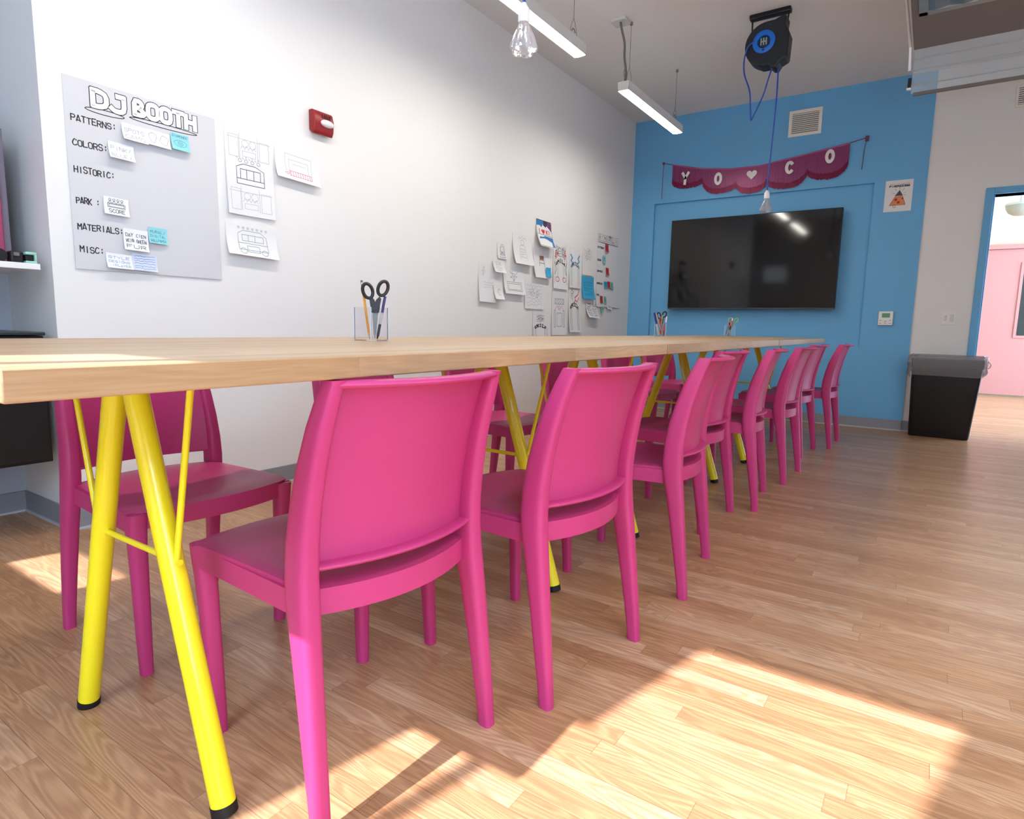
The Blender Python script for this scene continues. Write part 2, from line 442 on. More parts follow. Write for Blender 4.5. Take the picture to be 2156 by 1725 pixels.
for (x, y, a, lab) in near:
    o = ch0 if first else copy_tree(ch0); first = False
    o.location = (x*u_, y*u_, 0); o.rotation_euler = (0, 0, -a); o['label'] = lab; o['group'] = 'pink chairs along the aisle side of the tables'
for (x, y, a, lab) in far:
    o = copy_tree(ch0); o.location = (x*u_, y*u_, 0); o.rotation_euler = (0, 0, math.pi-a); o['label'] = lab; o['group'] = 'pink chairs along the wall side of the tables'

# ================================================================== LIGHT FIXTURES
LEDM = mat('led_diffuser', (255, 255, 255), .4, emit=(255, 249, 238), estr=50)
HOUS = mat('fixture_housing', (205, 203, 198), .45)
WIRE = mat('hanging_wire', (120, 118, 112), .4, metal=.8)
CORDG = mat('grey_power_cord', (105, 102, 98), .6)
def fixture(x0, x1, label, fy=2.112):
    t = thing('pendant_light', label, 'light', (x0, fy, 0), 0, 'linear pendant lights over the tables'); L = x1-x0
    m = MB()
    m.box(0, L, -.045, .045, 2.715, 2.765); m.box(0, L, -.045, -.041, 2.700, 2.715); m.box(0, L, .041, .045, 2.700, 2.715)
    m.box(0, .004, -.045, .045, 2.700, 2.715); m.box(L-.004, L, -.045, .045, 2.700, 2.715)
    m.build('housing', HOUS, t, smooth=False)
    prof = [(-.040, 2.713)]+[(-.040*math.cos(math.pi*k/10), 2.7005-.004*math.sin(math.pi*k/10)) for k in range(11)]+[(.040, 2.713)]
    MB().prism(prof, lambda a, b_, d_: (d_, a, b_), .004, L-.004).build('diffuser', LEDM, t, ang=60)
    for q in (.10, L-.10):
        wr = MB(); wr.tube([(q, 0, CE), (q, 0, 2.90)], .0018, n=6); wr.tube([(q, 0, 2.90), (q-.035, 0, 2.84), (q-.045, 0, 2.765)], .0015, n=6); wr.tube([(q, 0, 2.90), (q+.035, 0, 2.84), (q+.045, 0, 2.765)], .0015, n=6)
        wr.build('hanging_wire', WIRE, t)
        MB().lathe([(.012, 0), (.012, .016), (.004, .022)], (q, 0, CE-.022), 12).build('ceiling_anchor', GREYM, t)
    hk = MB(); hk.tube([(L-.10+.02*math.cos(a*math.pi/8), 0, 2.815+.02*math.sin(a*math.pi/8)) for a in range(0, 9)], .003, n=8).build('hook', GREYM, t)
    return t
EXTRA = ((.96, 2.18, 2.112), (-.10, 1.12, -.95), (1.62, 2.84, -.95))  # table light first, then both aisle fill lights, added unseen to brighten the floor
for nm, lab in (((4.554, 5.774), 'lit linear pendant light nearer the blue wall'), ((2.64, 3.862), 'lit linear pendant light cut off by the top of the photo')):
    f = fixture(nm[0], nm[1], lab)
    if nm[0] > 4:
        cd = [(.03+.012*math.sin(k*.9), .03*(k/10)**2, 2.78+(CE-2.78)*k/14) for k in range(15)]
        MB().tube(cd, .009, n=8).build('power_cord', CORDG, f)
        MB().tube([(.03+.028*math.cos(a*math.pi/8), 0, 2.83+.03*math.sin(a*math.pi/8)) for a in range(16)], .003, n=6, closed=True).build('cord_ring', GREYM, f)
        MB().box(-.02, .10, .0, .12, CE-.02, CE).build('junction_plate', mat('clear_cap', (200, 200, 196), .2), f, bevel=.004)

for (xa, xb, fy), lab in zip(EXTRA, ('lit linear pendant light over the near table, seen only as a streak on the screen', 'unseen pendant added as fill light over the aisle, nearest the window wall', 'unseen pendant added as fill light over the aisle, before the ventilation unit')):
    fixture(xa, xb, lab, fy)

# ================================================================== CORD REELS
CBL = mat('blue_cord', (35, 70, 165), .45)
RBL = mat('reel_blue', (25, 105, 200), .4)
RBK = mat('reel_black', (26, 32, 38), .5)
BAG = mat('clear_plastic_bag', (235, 232, 238), .12, trans=.75, alpha=.55, bump=.9, bscale=60)
def reel(x, y, label):
    t = thing('cord_reel', label, 'cord reel', (x, y, 0), 0, 'ceiling cord reels')
    cz = 2.985
    poly = [(.150*math.cos(a), cz+.150*math.sin(a)) for a in [R(k) for k in range(20, 236, 12)]]
    poly = [(y_*.97, z_) for y_, z_ in poly]+[(-.02, 2.832), (-.045, 2.815), (-.075, 2.815), (-.095, 2.845), (-.150, 2.87), (-.155, 3.03), (-.12, 3.10)]
    poly = [(-y_, z_) if False else (y_, z_) for y_, z_ in poly]
    # outline: rounded on the wall side, squarer on the aisle side
    out = []
    for k in range(90, 251, 10): out.append((.150*-math.cos(R(k)), cz+.150*math.sin(R(k))))
    out += [(.03, 2.832), (-.03, 2.832), (-.05, 2.806), (-.08, 2.806), (-.10, 2.84), (-.148, 2.862), (-.155, 3.02), (-.125, 3.09), (-.13, 3.15), (-.09, 3.15), (-.05, 3.135)]
    MB().prism(out, lambda a, b_, d_: (d_, a, b_), -.065, .065).build('housing', RBK, t, bevel=.012, segs=3, ang=30)
    for s in (-.078, .078):
        pass
    MB().lathe([(.078, -.066), (.078, -.073), (.074, -.076), (.045, -.076), (.040, -.066)], (0, .015, cz+.01), 40, axis=0).build('face_ring', RBL, t)
    h = MB().lathe([(.038, -.064), (.038, -.072), (.034, -.074)], (0, .015, cz+.01), 32, axis=0).build('hub', RBK, t)
    g = MB()
    for k in (-.018, 0, .018): g.box(-.0755, -.074, .015+k-.004, .015+k+.004, cz-.014, cz+.034)
    g.box(-.0757, -.074, .0, .03, cz+.006, cz+.014)
    g.build('hub_slots', mat('reel_grey', (150, 160, 165), .4), h, smooth=False)
    MB().lathe([(.008, -.075), (.008, -.079), (.006, -.08)], (0, .015, cz-.047), 16, axis=0).build('lock_knob', RBK, t)
    br = MB(); br.tube([(0, -.122, 3.10), (0, -.128, 3.19)], .006, n=8); br.tube([(0, .118, 3.05), (0, .122, 3.19)], .006, n=8)
    br.build('bracket_arm', BLK, t)
    MB().box(-.03, .03, -.145, .14, 3.185, CE-.0005).build('ceiling_bracket', BLK, t, bevel=.008)
    # cord: a loop and the hanging end
    def smooth_path(pts, n=8):
        P = [Vector(p) for p in pts]; out_ = []
        for i in range(len(P)-1):
            p0, p1, p2, p3 = P[max(i-1, 0)], P[i], P[i+1], P[min(i+2, len(P)-1)]
            for k in range(n):
                s_ = k/n; out_.append(.5*((2*p1)+(-p0+p2)*s_+(2*p0-5*p1+4*p2-p3)*s_*s_+(-p0+3*p1-3*p2+p3)*s_**3))
        return out_+[P[-1]]
    MB().tube(smooth_path([(-.072, .075, 3.01), (-.08, .12, 2.98), (-.07, .145, 2.90), (-.06, .140, 2.80), (-.05, .098, 2.68), (-.05, .083, 2.55), (-.05, .075, 2.470), (-.05, .055, 2.50), (-.045, .0, 2.63), (-.04, -.03, 2.75), (-.03, -.052, 2.835)]), .0055, n=8).build('cord_loop', CBL, t)
    MB().tube(smooth_path([(-.01, -.085, 2.82), (-.01, -.088, 2.6), (-.01, -.078, 2.3), (-.01, -.070, 2.05), (-.01, -.070, 1.955)]), .0055, n=8).build('hanging_cord', CBL, t)
    MB().lathe([(.016, 0), (.019, .005), (.019, .04), (.010, .052), (.007, .06)], (-.01, -.07, 1.897), 16).build('plug', WPL, t)
    rnd = random.Random(4); rings = []
    for z, r in ((1.900, .014), (1.892, .016), (1.876, .020), (1.855, .030), (1.828, .040), (1.812, .042), (1.803, .032), (1.800, .014)):
        rings.append([(-.01+r*(1+.16*math.sin(5*2*math.pi*k/40+r*30)+rnd.uniform(-.06, .06))*math.cos(2*math.pi*k/40), -.07+r*(1+.16*math.sin(5*2*math.pi*k/40+r*30)+rnd.uniform(-.06, .06))*math.sin(2*math.pi*k/40), z+rnd.uniform(-.003, .003)) for k in range(40)])
    bgm = MB().loft(rings); o = bgm.build('plastic_bag', BAG, t, ang=20); o['label'] = 'clear plastic bag tied over the plug'
    return t
reel(5.04, 1.195, 'black and blue cord reel on the ceiling before the blue wall')
r2 = reel(1.815, 1.27, 'blue cord with bagged plug hanging into the top of the photo')

# ================================================================== TELEVISION
t = thing('television', 'large black flat screen television mounted in the blue recess', 'television', (0, 0, 0))
MB().box(6.795, 6.85, .818, 2.500, 1.140, 2.100).build('body', BLK, t, bevel=.004)
SCR = mat('screen_glass', (5, 5, 6), .07, spec=.55)
MB().box(6.7925, 6.7955, .826, 2.492, 1.155, 2.093).build('screen', SCR, t, smooth=False)
MB().box(6.791, 6.797, .820, 2.498, 1.140, 1.151).build('bottom_bezel', mat('bezel_grey', (70, 70, 74), .3), t, bevel=.001)
MB().box(6.85, D+.041, 1.35, 1.95, 1.4, 1.85).build('wall_mount', BLK, t)

# ================================================================== VENT, THERMOSTAT, SWITCH, OUTLET
t = thing('air_vent', 'white louvred return air vent high on the blue wall', 'vent')
fr = MB(); Y0, Y1, Z0, Z1 = 1.075, 1.374, 2.824, 3.070; b_ = .03
fr.box(D-.012, D, Y0, Y1, Z0, Z0+b_).box(D-.012, D, Y0, Y1, Z1-b_, Z1).box(D-.012, D, Y0, Y0+b_, Z0+b_, Z1-b_).box(D-.012, D, Y1-b_, Y1, Z0+b_, Z1-b_)
VENTW = mat('vent_white', (232, 228, 218), .5)
fr.build('frame', VENTW, t, bevel=.002)
MB().box(D-.002, D-.0005, Y0+b_, Y1-b_, Z0+b_, Z1-b_).build('duct_opening', mat('vent_dark', (95, 85, 70), .8), t, smooth=False)
lv = MB()
for k in range(10):
    z = Z0+b_+.008+k*(Z1-Z0-2*b_-.006)/10
    lv.add([(D-.011, Y0+b_, z), (D-.011, Y1-b_, z), (D-.003, Y1-b_, z+.013), (D-.003, Y0+b_, z+.013), (D-.0095, Y0+b_, z-.0015), (D-.0095, Y1-b_, z-.0015), (D-.0015, Y1-b_, z+.0115), (D-.0015, Y0+b_, z+.0115)], [(0,1,2,3),(7,6,5,4),(0,4,5,1),(1,5,6,2),(2,6,7,3),(3,7,4,0)])
lv.build('louvres', VENTW, t, smooth=False)
t = thing('air_vent', 'white louvred vent high on the white wall, cut by the photo edge', 'vent')
fr = MB(); xx = D+.012; Y1, Y0, Z0, Z1 = -.392, -.70, 2.81, 2.985
fr.box(xx-.01, xx, Y0, Y1, Z0, Z0+.02).box(xx-.01, xx, Y0, Y1, Z1-.02, Z1).box(xx-.01, xx, Y0, Y0+.02, Z0+.02, Z1-.02).box(xx-.01, xx, Y1-.02, Y1, Z0+.02, Z1-.02)
fr.build('frame', VENTW, t, bevel=.002)
lv = MB()
for k in range(8): lv.box(xx-.008, xx-.003, Y0+.02, Y1-.02, Z0+.024+k*.0165, Z0+.033+k*.0165)
lv.build('louvres', VENTW, t, smooth=False)
MB().box(xx-.002, xx-.0005, Y0+.02, Y1-.02, Z0+.02, Z1-.02).build('duct_opening', mat('vent_dark', (95, 85, 70), .8), t, smooth=False)

t = thing('thermostat', 'white thermostat with green display on the blue wall', 'thermostat')
MB().box(D-.024, D, .324, .443, .990, 1.120).build('body', WPL, t, bevel=.004)
MB().box(D-.0255, D-.0235, .350, .415, 1.062, 1.102).build('display', mat('lcd_green', (95, 150, 110), .3), t, smooth=False)
bt = MB()
for (y, z) in ((.425, 1.035), (.383, 1.028), (.345, 1.035), (.425, 1.008), (.345, 1.008), (.383, 1.010)): bt.box(D-.0262, D-.0235, y-.009, y+.009, z-.0035, z+.0035)
bt.build('buttons', mat('button_grey', (170, 170, 168), .5), t, smooth=False)

t = thing('light_switch', 'white double light switch plate on the white wall', 'light switch')
MB().box(xx-.006, xx, -.156, -.050, 1.000, 1.122).build('plate', WPL, t, bevel=.002)
MB().box(xx-.010, xx-.005, -.140, -.114, 1.030, 1.094).build('rocker', mat('switch_grey', (205, 205, 203), .4), t, bevel=.002)
MB().box(xx-.008, xx-.005, -.090, -.072, 1.040, 1.085).build('dimmer_slot', mat('switch_grey', (205, 205, 203), .4), t, bevel=.001)
MB().box(xx-.014, xx-.007, -.086, -.076, 1.050, 1.064).build('dimmer_slider', WPL, t, bevel=.001)

t = thing('wall_outlet', 'white electrical outlet low on the white wall behind the chairs', 'outlet')
MB().box(6.055, 6.145, W-.006, W, .475, .595).build('plate', WPL, t, bevel=.002)
so = MB()
for z in (.507, .563):
    for dx in (-.012, .012): so.box(6.10+dx-.003, 6.10+dx+.003, W-.0068, W-.0055, z-.008, z+.012)
so.build('sockets', mat('socket_dark', (90, 90, 92), .5), t, smooth=False)

# ================================================================== FIRE ALARM
REDA = mat('alarm_red', (140, 24, 30), .4)
t = thing('fire_alarm', 'red fire alarm strobe on the white wall', 'fire alarm')
FX0, FX1, FZ0, FZ1 = 2.362, 2.500, 1.965, 2.093
pf = [(0, FZ0+.02), (.022, FZ0+.004), (.034, FZ0), (.046, FZ0+.022), (.052, FZ1-.05), (.040, FZ1-.01), (.030, FZ1), (0, FZ1)]
MB().prism(pf, lambda a, b_, d_: (d_, W-a, b_), FX0, FX1).build('housing', REDA, t, bevel=.006, segs=3)
def ell(cx, cz, rx, rz, y0, dep, n=28):
    rs = []
    for k in range(6):
        a = k/5*math.pi/2; s_ = math.cos(a)
        rs.append([(cx+rx*max(s_, .05)*math.cos(2*math.pi*j/n), y0-dep*math.sin(a), cz+rz*max(s_, .05)*math.sin(2*math.pi*j/n)) for j in range(n)])
    return MB().loft(rs)
ell(2.452, 2.028, .047, .021, W-.049, .018).build('strobe_lens', mat('strobe_clear', (225, 225, 222), .15, coat=.5), t, ang=60)
sp_ = MB()
for k in range(5): sp_.box(2.418+k*.0125, 2.424+k*.0125, W-.0525, W-.048, 2.052, 2.074)
sp_.build('horn_grille', mat('alarm_dark', (90, 12, 16), .5), t, smooth=False)

# ================================================================== STROKE LETTERING
FONT = {'A': '00 26 40;11 31', 'B': '00 06 26 35 34 23 03;23 32 41 30 00', 'C': '45 26 15 03 01 10 30 41', 'D': '00 06;06 26 45 41 20 00', 'E': '40 00 06 46;03 33', 'F': '00 06 46;03 33',
 'G': '45 26 15 03 01 10 30 41 43 23', 'H': '00 06;40 46;03 43', 'I': '20 26', 'J': '46 41 30 10 01;26 46', 'K': '00 06;46 02;13 40', 'L': '06 00 40', 'M': '00 06 23 46 40', 'N': '00 06 40 46', 'O': '10 01 05 16 36 45 41 30 10',
 'P': '00 06 36 45 44 33 03', 'Q': '10 01 05 16 36 45 41 30 10;22 40', 'R': '00 06 36 45 44 33 03;23 40', 'S': '45 36 16 05 04 13 33 42 41 30 10 01', 'T': '20 26;06 46', 'U': '06 01 10 30 41 46', 'V': '06 20 46', 'W': '06 10 23 30 46', 'X': '00 46;06 40', 'Y': '06 23 46;23 20', 'Z': '06 46 00 40',
 ':': '21 22;24 25', '/': '10 36', '&': '40 15 26 35 02 10 30 42', '2': '05 16 36 45 44 00 40', '3': '06 46 23 42 41 30 10 01', '4': '30 36 02 42', '5': '46 06 03 33 42 41 30 00', '6': '36 03 01 10 30 41 43 03', '8': '13 04 16 36 44 33 13 01 10 30 41 33', '(': '36 24 22 30', ')': '16 24 22 10', '#': '10 16;30 36;02 42;04 44', '-': '13 33', '.': '20 21'}
def text_strokes(s, x, z, h, w_, jit=0, rnd=None):
    rnd = rnd or random.Random(len(s)); n = len(s); adv = w_/n; out = []
    for i, ch in enumerate(s):
        if ch == ' ': continue
        dz = rnd.uniform(-jit, jit)*h; hh = h*(1+rnd.uniform(-jit, jit))
        for st_ in FONT[ch].split(';'):
            out.append([(x+(i+.08)*adv+int(p[0])/4*adv*.74, z+dz+int(p[1])/6*hh) for p in st_.split()])
    return out
def circ(cx, cz, r, rz=None, n=16, a0=0, a1=360):
    rz = rz or r; return [(cx+r*math.cos(R(a0+(a1-a0)*k/n)), cz+rz*math.sin(R(a0+(a1-a0)*k/n))) for k in range(n+1)]
def rect(x0, z0, x1, z1): return [(x0, z0), (x1, z0), (x1, z1), (x0, z1), (x0, z0)]
def heart(cx, cz, s): return [(cx+s*.0625*16*math.sin(t_)**3, cz+s*.0625*(13*math.cos(t_)-5*math.cos(2*t_)-2*math.cos(3*t_)-math.cos(4*t_))) for t_ in [k*2*math.pi/24 for k in range(25)]]
def scrib(x0, z0, x1, z1, rows, rnd, amp=.3):
    out = []; h = (z1-z0)/rows
    for r_ in range(rows):
        zc = z1-h*(r_+.5); n = 14; out.append([(x0+(x1-x0)*k/n, zc+rnd.uniform(-amp, amp)*h) for k in range(n+1)])
    return out
def chaikin(st_, n=2):
    out = []
    for s_ in st_:
        p = list(s_); closed = p[0] == p[-1]
        for _ in range(n):
            q = [] if closed else [p[0]]
            for a, b_ in zip(p, p[1:]): q += [(a[0]*.75+b_[0]*.25, a[1]*.75+b_[1]*.25), (a[0]*.25+b_[0]*.75, a[1]*.25+b_[1]*.75)]
            q.append(q[0] if closed else p[-1]); p = q
        out.append(p)
    return out
def split_sharp(strokes):
    out = []
    for s_ in strokes:
        cur = [s_[0]]
        for i in range(1, len(s_)):
            cur.append(s_[i])
            if i < len(s_)-1:
                a = (s_[i][0]-s_[i-1][0], s_[i][1]-s_[i-1][1]); b_ = (s_[i+1][0]-s_[i][0], s_[i+1][1]-s_[i][1])
                la, lb = math.hypot(*a) or 1, math.hypot(*b_) or 1
                if (a[0]*b_[0]+a[1]*b_[1])/(la*lb) < .15: out.append(cur); cur = [s_[i]]
        out.append(cur)
    return out
def ribbon(mb, strokes, width, mp, off=0.0006):
    """strokes in sheet coordinates, laid on the sheet by mp(a,b,off)"""
    h = width/2
    for s in split_sharp(strokes):
        pts = []
        for a, b_ in zip(s, s[1:]):
            l = math.hypot(b_[0]-a[0], b_[1]-a[1]); n = max(1, int(l/.03))
            for k in range(n): pts.append((a[0]+(b_[0]-a[0])*k/n, a[1]+(b_[1]-a[1])*k/n))
        pts.append(s[-1])
        closed = math.hypot(s[0][0]-s[-1][0], s[0][1]-s[-1][1]) < 1e-6 and len(s) > 3
        vs = []; m = len(pts)
        for i, p in enumerate(pts):
            a = pts[i-1] if i else (pts[-2] if closed else p); c_ = pts[i+1] if i < m-1 else (pts[1] if closed else p)
            d1 = (p[0]-a[0], p[1]-a[1]); d2 = (c_[0]-p[0], c_[1]-p[1])
            l1 = math.hypot(*d1) or 1; l2 = math.hypot(*d2) or 1
            tx, tz = d1[0]/l1+d2[0]/l2, d1[1]/l1+d2[1]/l2; l = math.hypot(tx, tz)
            if l < .3: tx, tz = d1[0]/l1, d1[1]/l1; l = 1
            tx /= l; tz /= l; nx, nz = -tz, tx
            e = h*.7 if (not closed and i == m-1) else 0; e0 = h*.7 if (not closed and i == 0) else 0
            vs += [mp(p[0]+nx*h+tx*(e-e0), p[1]+nz*h+tz*(e-e0), off), mp(p[0]-nx*h+tx*(e-e0), p[1]-nz*h+tz*(e-e0), off)]
        mb.add(vs, [(2*i, 2*i+1, 2*i+3, 2*i+2) for i in range(m-1)])
    return mb
def fillpoly(mb, poly, mp, off=.0004):
    mb.add([mp(a, b_, off) for a, b_ in poly], [tuple(range(len(poly)))]); return mb

ribbon(MB(), text_strokes('FIRE', 2.405, 1.982, .018, .080), .0030, lambda a, b_, off: (a, W-.0300-(b_-1.965)*.42-off, b_), .0012).build('lettering', WPL, bpy.data.objects['fire_alarm'], smooth=False)

# ================================================================== SHEETS ON THE LEFT WALL
def sheet(name, label, cat, x0, x1, z0, z1, m, lift=.012, rot=0, base_off=.0008, group=None, side=0.0, draws=()):
    """a sheet taped at its top edge whose foot curls away from the wall; draws = [(part name, strokes, width, material)] in 0..1 sheet units"""
    w_, h_ = x1-x0, z1-z0; cx, cz = (x0+x1)/2, z1
    t = thing(name, label, cat, (cx, W, cz), 0, group)
    cr, sr = math.cos(R(rot)), math.sin(R(rot))
    def mp(a, b_, off):   # a 0..1 across, b 0..1 up
        lx, lz = (a-.5)*w_, (b_-1)*h_
        q = max(0, 1-b_)
        out = base_off+.0012+lift*q**2.2+side*(abs(a-.5)*2)**3*q+off
        return (lx*cr-lz*sr, -out, lx*sr+lz*cr)
    MB().shell(lambda u, v: (mp(u, v, 0), (0, -1, 0)), 10, 12, .0004).build('paper', m, t, ang=80)
    if True:
        for (pn, strokes, wd, mm) in draws:
            mb = MB()
            if wd > 0:
                st2 = [[(p[0]*w_, p[1]*h_) for p in s_] for s_ in strokes]
                ribbon(mb, st2, wd, lambda a, b_, off: mp(a/w_, b_/h_, off), .0006)
            else:
                for k, s_ in enumerate(strokes): fillpoly(mb, s_, mp, .0004)
            mb.build(pn, mm, t, smooth=False)
    return t

STK_T = mat('teal_sticky', (140, 205, 212), .8); STK_B = mat('blue_sticky', (60, 165, 210), .8); STK_R = mat('red_sticky', (190, 52, 62), .8)
STK_G = mat('green_sticky', (125, 190, 175), .8); STK_W = mat('white_sticky', (230, 230, 233), .8); STK_LB = mat('pale_blue_sticky', (205, 212, 232), .8)
rn = random.Random(11)
# big easel sheet
BX0, BX1, BZ0, BZ1 = 1.159, 1.804, 1.117, 1.889
def bs(strokes): return [[((x-BX0)/(BX1-BX0), (z-BZ0)/(BZ1-BZ0)) for x, z in s] for s in strokes]
def bubble(s, x, z, h, w_):
    """outlined balloon letters: fat strokes"""
    return text_strokes(s, x, z, h, w_)
tt = []
for s, x, z, w_ in (('PATTERNS:', 1.180, 1.716, .175), ('COLORS:', 1.180, 1.619, .135), ('HISTORIC:', 1.178, 1.511, .158), ('PARK :', 1.178, 1.387, .090), ('MATERIALS:', 1.176, 1.281, .180), ('MISC:', 1.178, 1.187, .095)):
    tt += text_strokes(s, x, z, .024, w_, .06, rn)
big = sheet('easel_sheet', 'large white easel pad sheet headed DJ BOOTH on the left wall', 'paper sheet', BX0, BX1, BZ0, BZ1, EASEL, lift=.005, draws=[('lettering', bs(tt), .0042, INK)])
def bmp(a, b_, off):
    v = (b_-BZ0)/(BZ1-BZ0); return (a-(BX0+BX1)/2, -(.002+.005*max(0, 1-v)**2.2+off), b_-BZ1)
tb = chaikin(text_strokes('DJ', 1.262, 1.797, .062, .140)+text_strokes('BOOTH', 1.428, 1.808, .058, .285), 1)
ribbon(MB(), tb, .0275, bmp, .0004).build('title_outline', INK, big, smooth=False)
ribbon(MB(), tb, .0205, bmp, .0008).build('title_fill', mat('title_white', (240, 240, 240), .85), big, smooth=False)
ul = [circ(1.312, 1.778, .076, .010, 24), circ(1.560, 1.788, .150, .009, 30)]
ribbon(MB(), ul, .0035, bmp, .0003).build('title_underline', INK, big, smooth=False)
ST_G = 'sticky notes on the DJ booth sheet'
def note(label, x0, x1, z0, z1, m, txt, inkm, wd=.0016, lift=.012, extra=(), rot=-2, h=None, base_off=.009):
    d_ = []
    n = max(1, len(txt)); hh = .7/n
    st_ = []
    for i, s in enumerate(txt): st_ += text_strokes(s, .08, .86-(i+1)*(.8/n)+.05, hh*.62, .84, .1, rn)
    if st_: d_.append(('lettering', st_, wd, inkm))
    d_ += list(extra)
    return sheet('sticky_note', label, 'sticky note', x0, x1, z0, z1, m, lift=lift, rot=rot, base_off=base_off, group=ST_G if base_off > .002 and x1 < 2 else None, draws=d_)
note('white sticky note reading SPOTS CAMO beside PATTERNS', 1.371, 1.473, 1.684, 1.756, STK_W, ['SPOTS', 'CAMO'], GINK, .0014, lift=.022)
note('white sticky note with two cloud shapes beside PATTERNS', 1.474, 1.577, 1.688, 1.756, STK_W, [], INK, lift=.014,
     extra=[('drawing', [[(.1+.3*(.5+.5*math.cos(a)*(1+.25*math.sin(3*a))), .5+.33*math.sin(a)) for a in [k*2*math.pi/20 for k in range(21)]], [(.55+.36*(.5+.5*math.cos(a)*(1+.2*math.sin(4*a))), .5+.3*math.sin(a)) for a in [k*2*math.pi/20 for k in range(21)]]], .0013, GINK)])
note('teal sticky note with DIAMONDS and an eye, topmost teal one', 1.581, 1.665, 1.693, 1.770, STK_T, [], INK, lift=.020,
     extra=[('lettering', text_strokes('DIAMONDS', .08, .78, .13, .84), .0013, TEALINK), ('drawing', [circ(.5, .42, .34, .2), circ(.5, .42, .14, .14), circ(.5, .42, .06, .06)], .0013, TEALINK)])
note('white sticky note reading PINK BLUE beside COLORS', 1.312, 1.415, 1.595, 1.665, STK_W, ['PINK/', 'BLUE/'], GINK, .0014, lift=.022)
note('white sticky note with small figures over a box beside PARK', 1.280, 1.380, 1.357, 1.432, STK_W, [], INK,
     extra=[('drawing', [circ(.25+.16*k, .85, .05, .06, 8) for k in range(4)]+[[(.25+.16*k-.06, .66), (.25+.16*k, .8), (.25+.16*k+.06, .66)] for k in range(4)]+[rect(.15, .42, .85, .64), rect(.2, .46, .8, .6)], .0016, INK), ('lettering', text_strokes('SCORE', .18, .12, .2, .66), .0022, INK)])
note('white sticky note reading VEIN GREEN FUR beside MATERIALS', 1.351, 1.455, 1.214, 1.308, STK_W, ['DAY CIEN', 'VEIN GREEN', 'FUR'], INK, .0020, lift=.014)
note('teal sticky note reading MURAL DIGITAL beside MATERIALS', 1.458, 1.540, 1.256, 1.328, STK_T, ['MURAL/', 'DIGITAL', 'WALLPAPER'], TEALINK, .0014, lift=.014)
note('white sticky note in blue handwriting left of the pair beside MISC', 1.275, 1.380, 1.130, 1.194, STK_W, ['STYLE', 'DESIGNS', '-/PLAYER'], BINK, .0013, lift=.020)
note('pale blue sticky note of dense blue handwriting, right of the MISC pair', 1.381, 1.488, 1.128, 1.202, STK_LB, [], BINK, lift=.014,
     extra=[('lettering', scrib(.08, .06, .92, .95, 6, rn, .28), .0015, BINK)])
# the sheets beside it
dg = []
rr = random.Random(5)
for (zb, zt) in ((.66, .93), (.06, .33)):
    dg += [rect(.08, zb, .28, zt-.03), rect(.72, zb, .92, zt-.05), [(.3, zb), (.3, zt)], [(.68, zb), (.68, zt)], [(.05, zt-.06), (.95, zt-.06)], circ(.42, (zb+zt)/2+.03, .07, .04), circ(.58, (zb+zt)/2+.03, .07, .045), rect(.36, zb+.02, .64, zb+.08)]
    for k in range(4): dg.append([(.33+.08*k, zb+.1), (.37+.08*k, zb+.14), (.41+.08*k, zb+.1)])
bold = [[(.22, .36), (.22, .55), (.36, .59), (.62, .585), (.8, .54), (.8, .36), (.22, .36)], rect(.30, .42, .72, .53), [(.22, .42), (.8, .42)], [(.43, .42), (.43, .53)], [(.58, .42), (.58, .53)]]
sm = [circ(.3+.13*k, .625, .035, .02, 8) for k in range(4)]+[[(.30+.13*k, .655), (.30+.13*k, .68)] for k in range(4)]+[[(.25+.13*k, .645), (.22+.13*k, .66)] for k in range(4)]
sheet('drawing_sheet', 'tall white sheet with three booth sketches right of the big sheet', 'drawing', 1.849, 2.118, 1.452, 1.886, PAPER, lift=.010, side=.010, draws=[('pencil_sketch', dg, .0016, LGINK), ('ink_sketch', bold, .0030, mat('dark_blue_ink', (50, 55, 80), .7)), ('small_figures', sm, .0018, INK)])
pk = [rect(.30+.0*k, .14, .80, .30)]+[[(.32+.055*k, .14), (.32+.055*k, .30)] for k in range(9)]+[heart(.24, .2, .045)]
gy = [rect(.22, .3, .82, .85), rect(.30, .3, .74, .68), [(.38, .55), (.68, .55)]]
sheet('drawing_sheet', 'white card with a pink striped stall sketch below the fire alarm', 'drawing', 2.135, 2.420, 1.680, 1.842, PAPER, lift=.034, rot=-2.5, draws=[('pencil_sketch', gy, .0016, LGINK), ('pink_sketch', pk, .0026, PINKINK)])
bus = [[(.22, .2), (.22, .72), (.32, .84), (.66, .84), (.78, .70), (.80, .2), (.22, .2)], rect(.3, .5, .72, .7), [(.42, .5), (.42, .7)], [(.55, .5), (.55, .7)], rect(.38, .14, .62, .34), [(.22, .42), (.8, .42)], circ(.3, .16, .06, .09), circ(.72, .16, .06, .09)]
bus += [circ(.24+.09*k, .92, .018, .03, 8) for k in range(7)]
sheet('drawing_sheet', 'white card with a rounded bus-like booth sketch under the tall sheet', 'drawing', 1.838, 2.130, 1.246, 1.400, PAPER, lift=.034, rot=-2, draws=[('ink_sketch', bus, .0020, mat('soft_ink', (110, 112, 120), .7))])

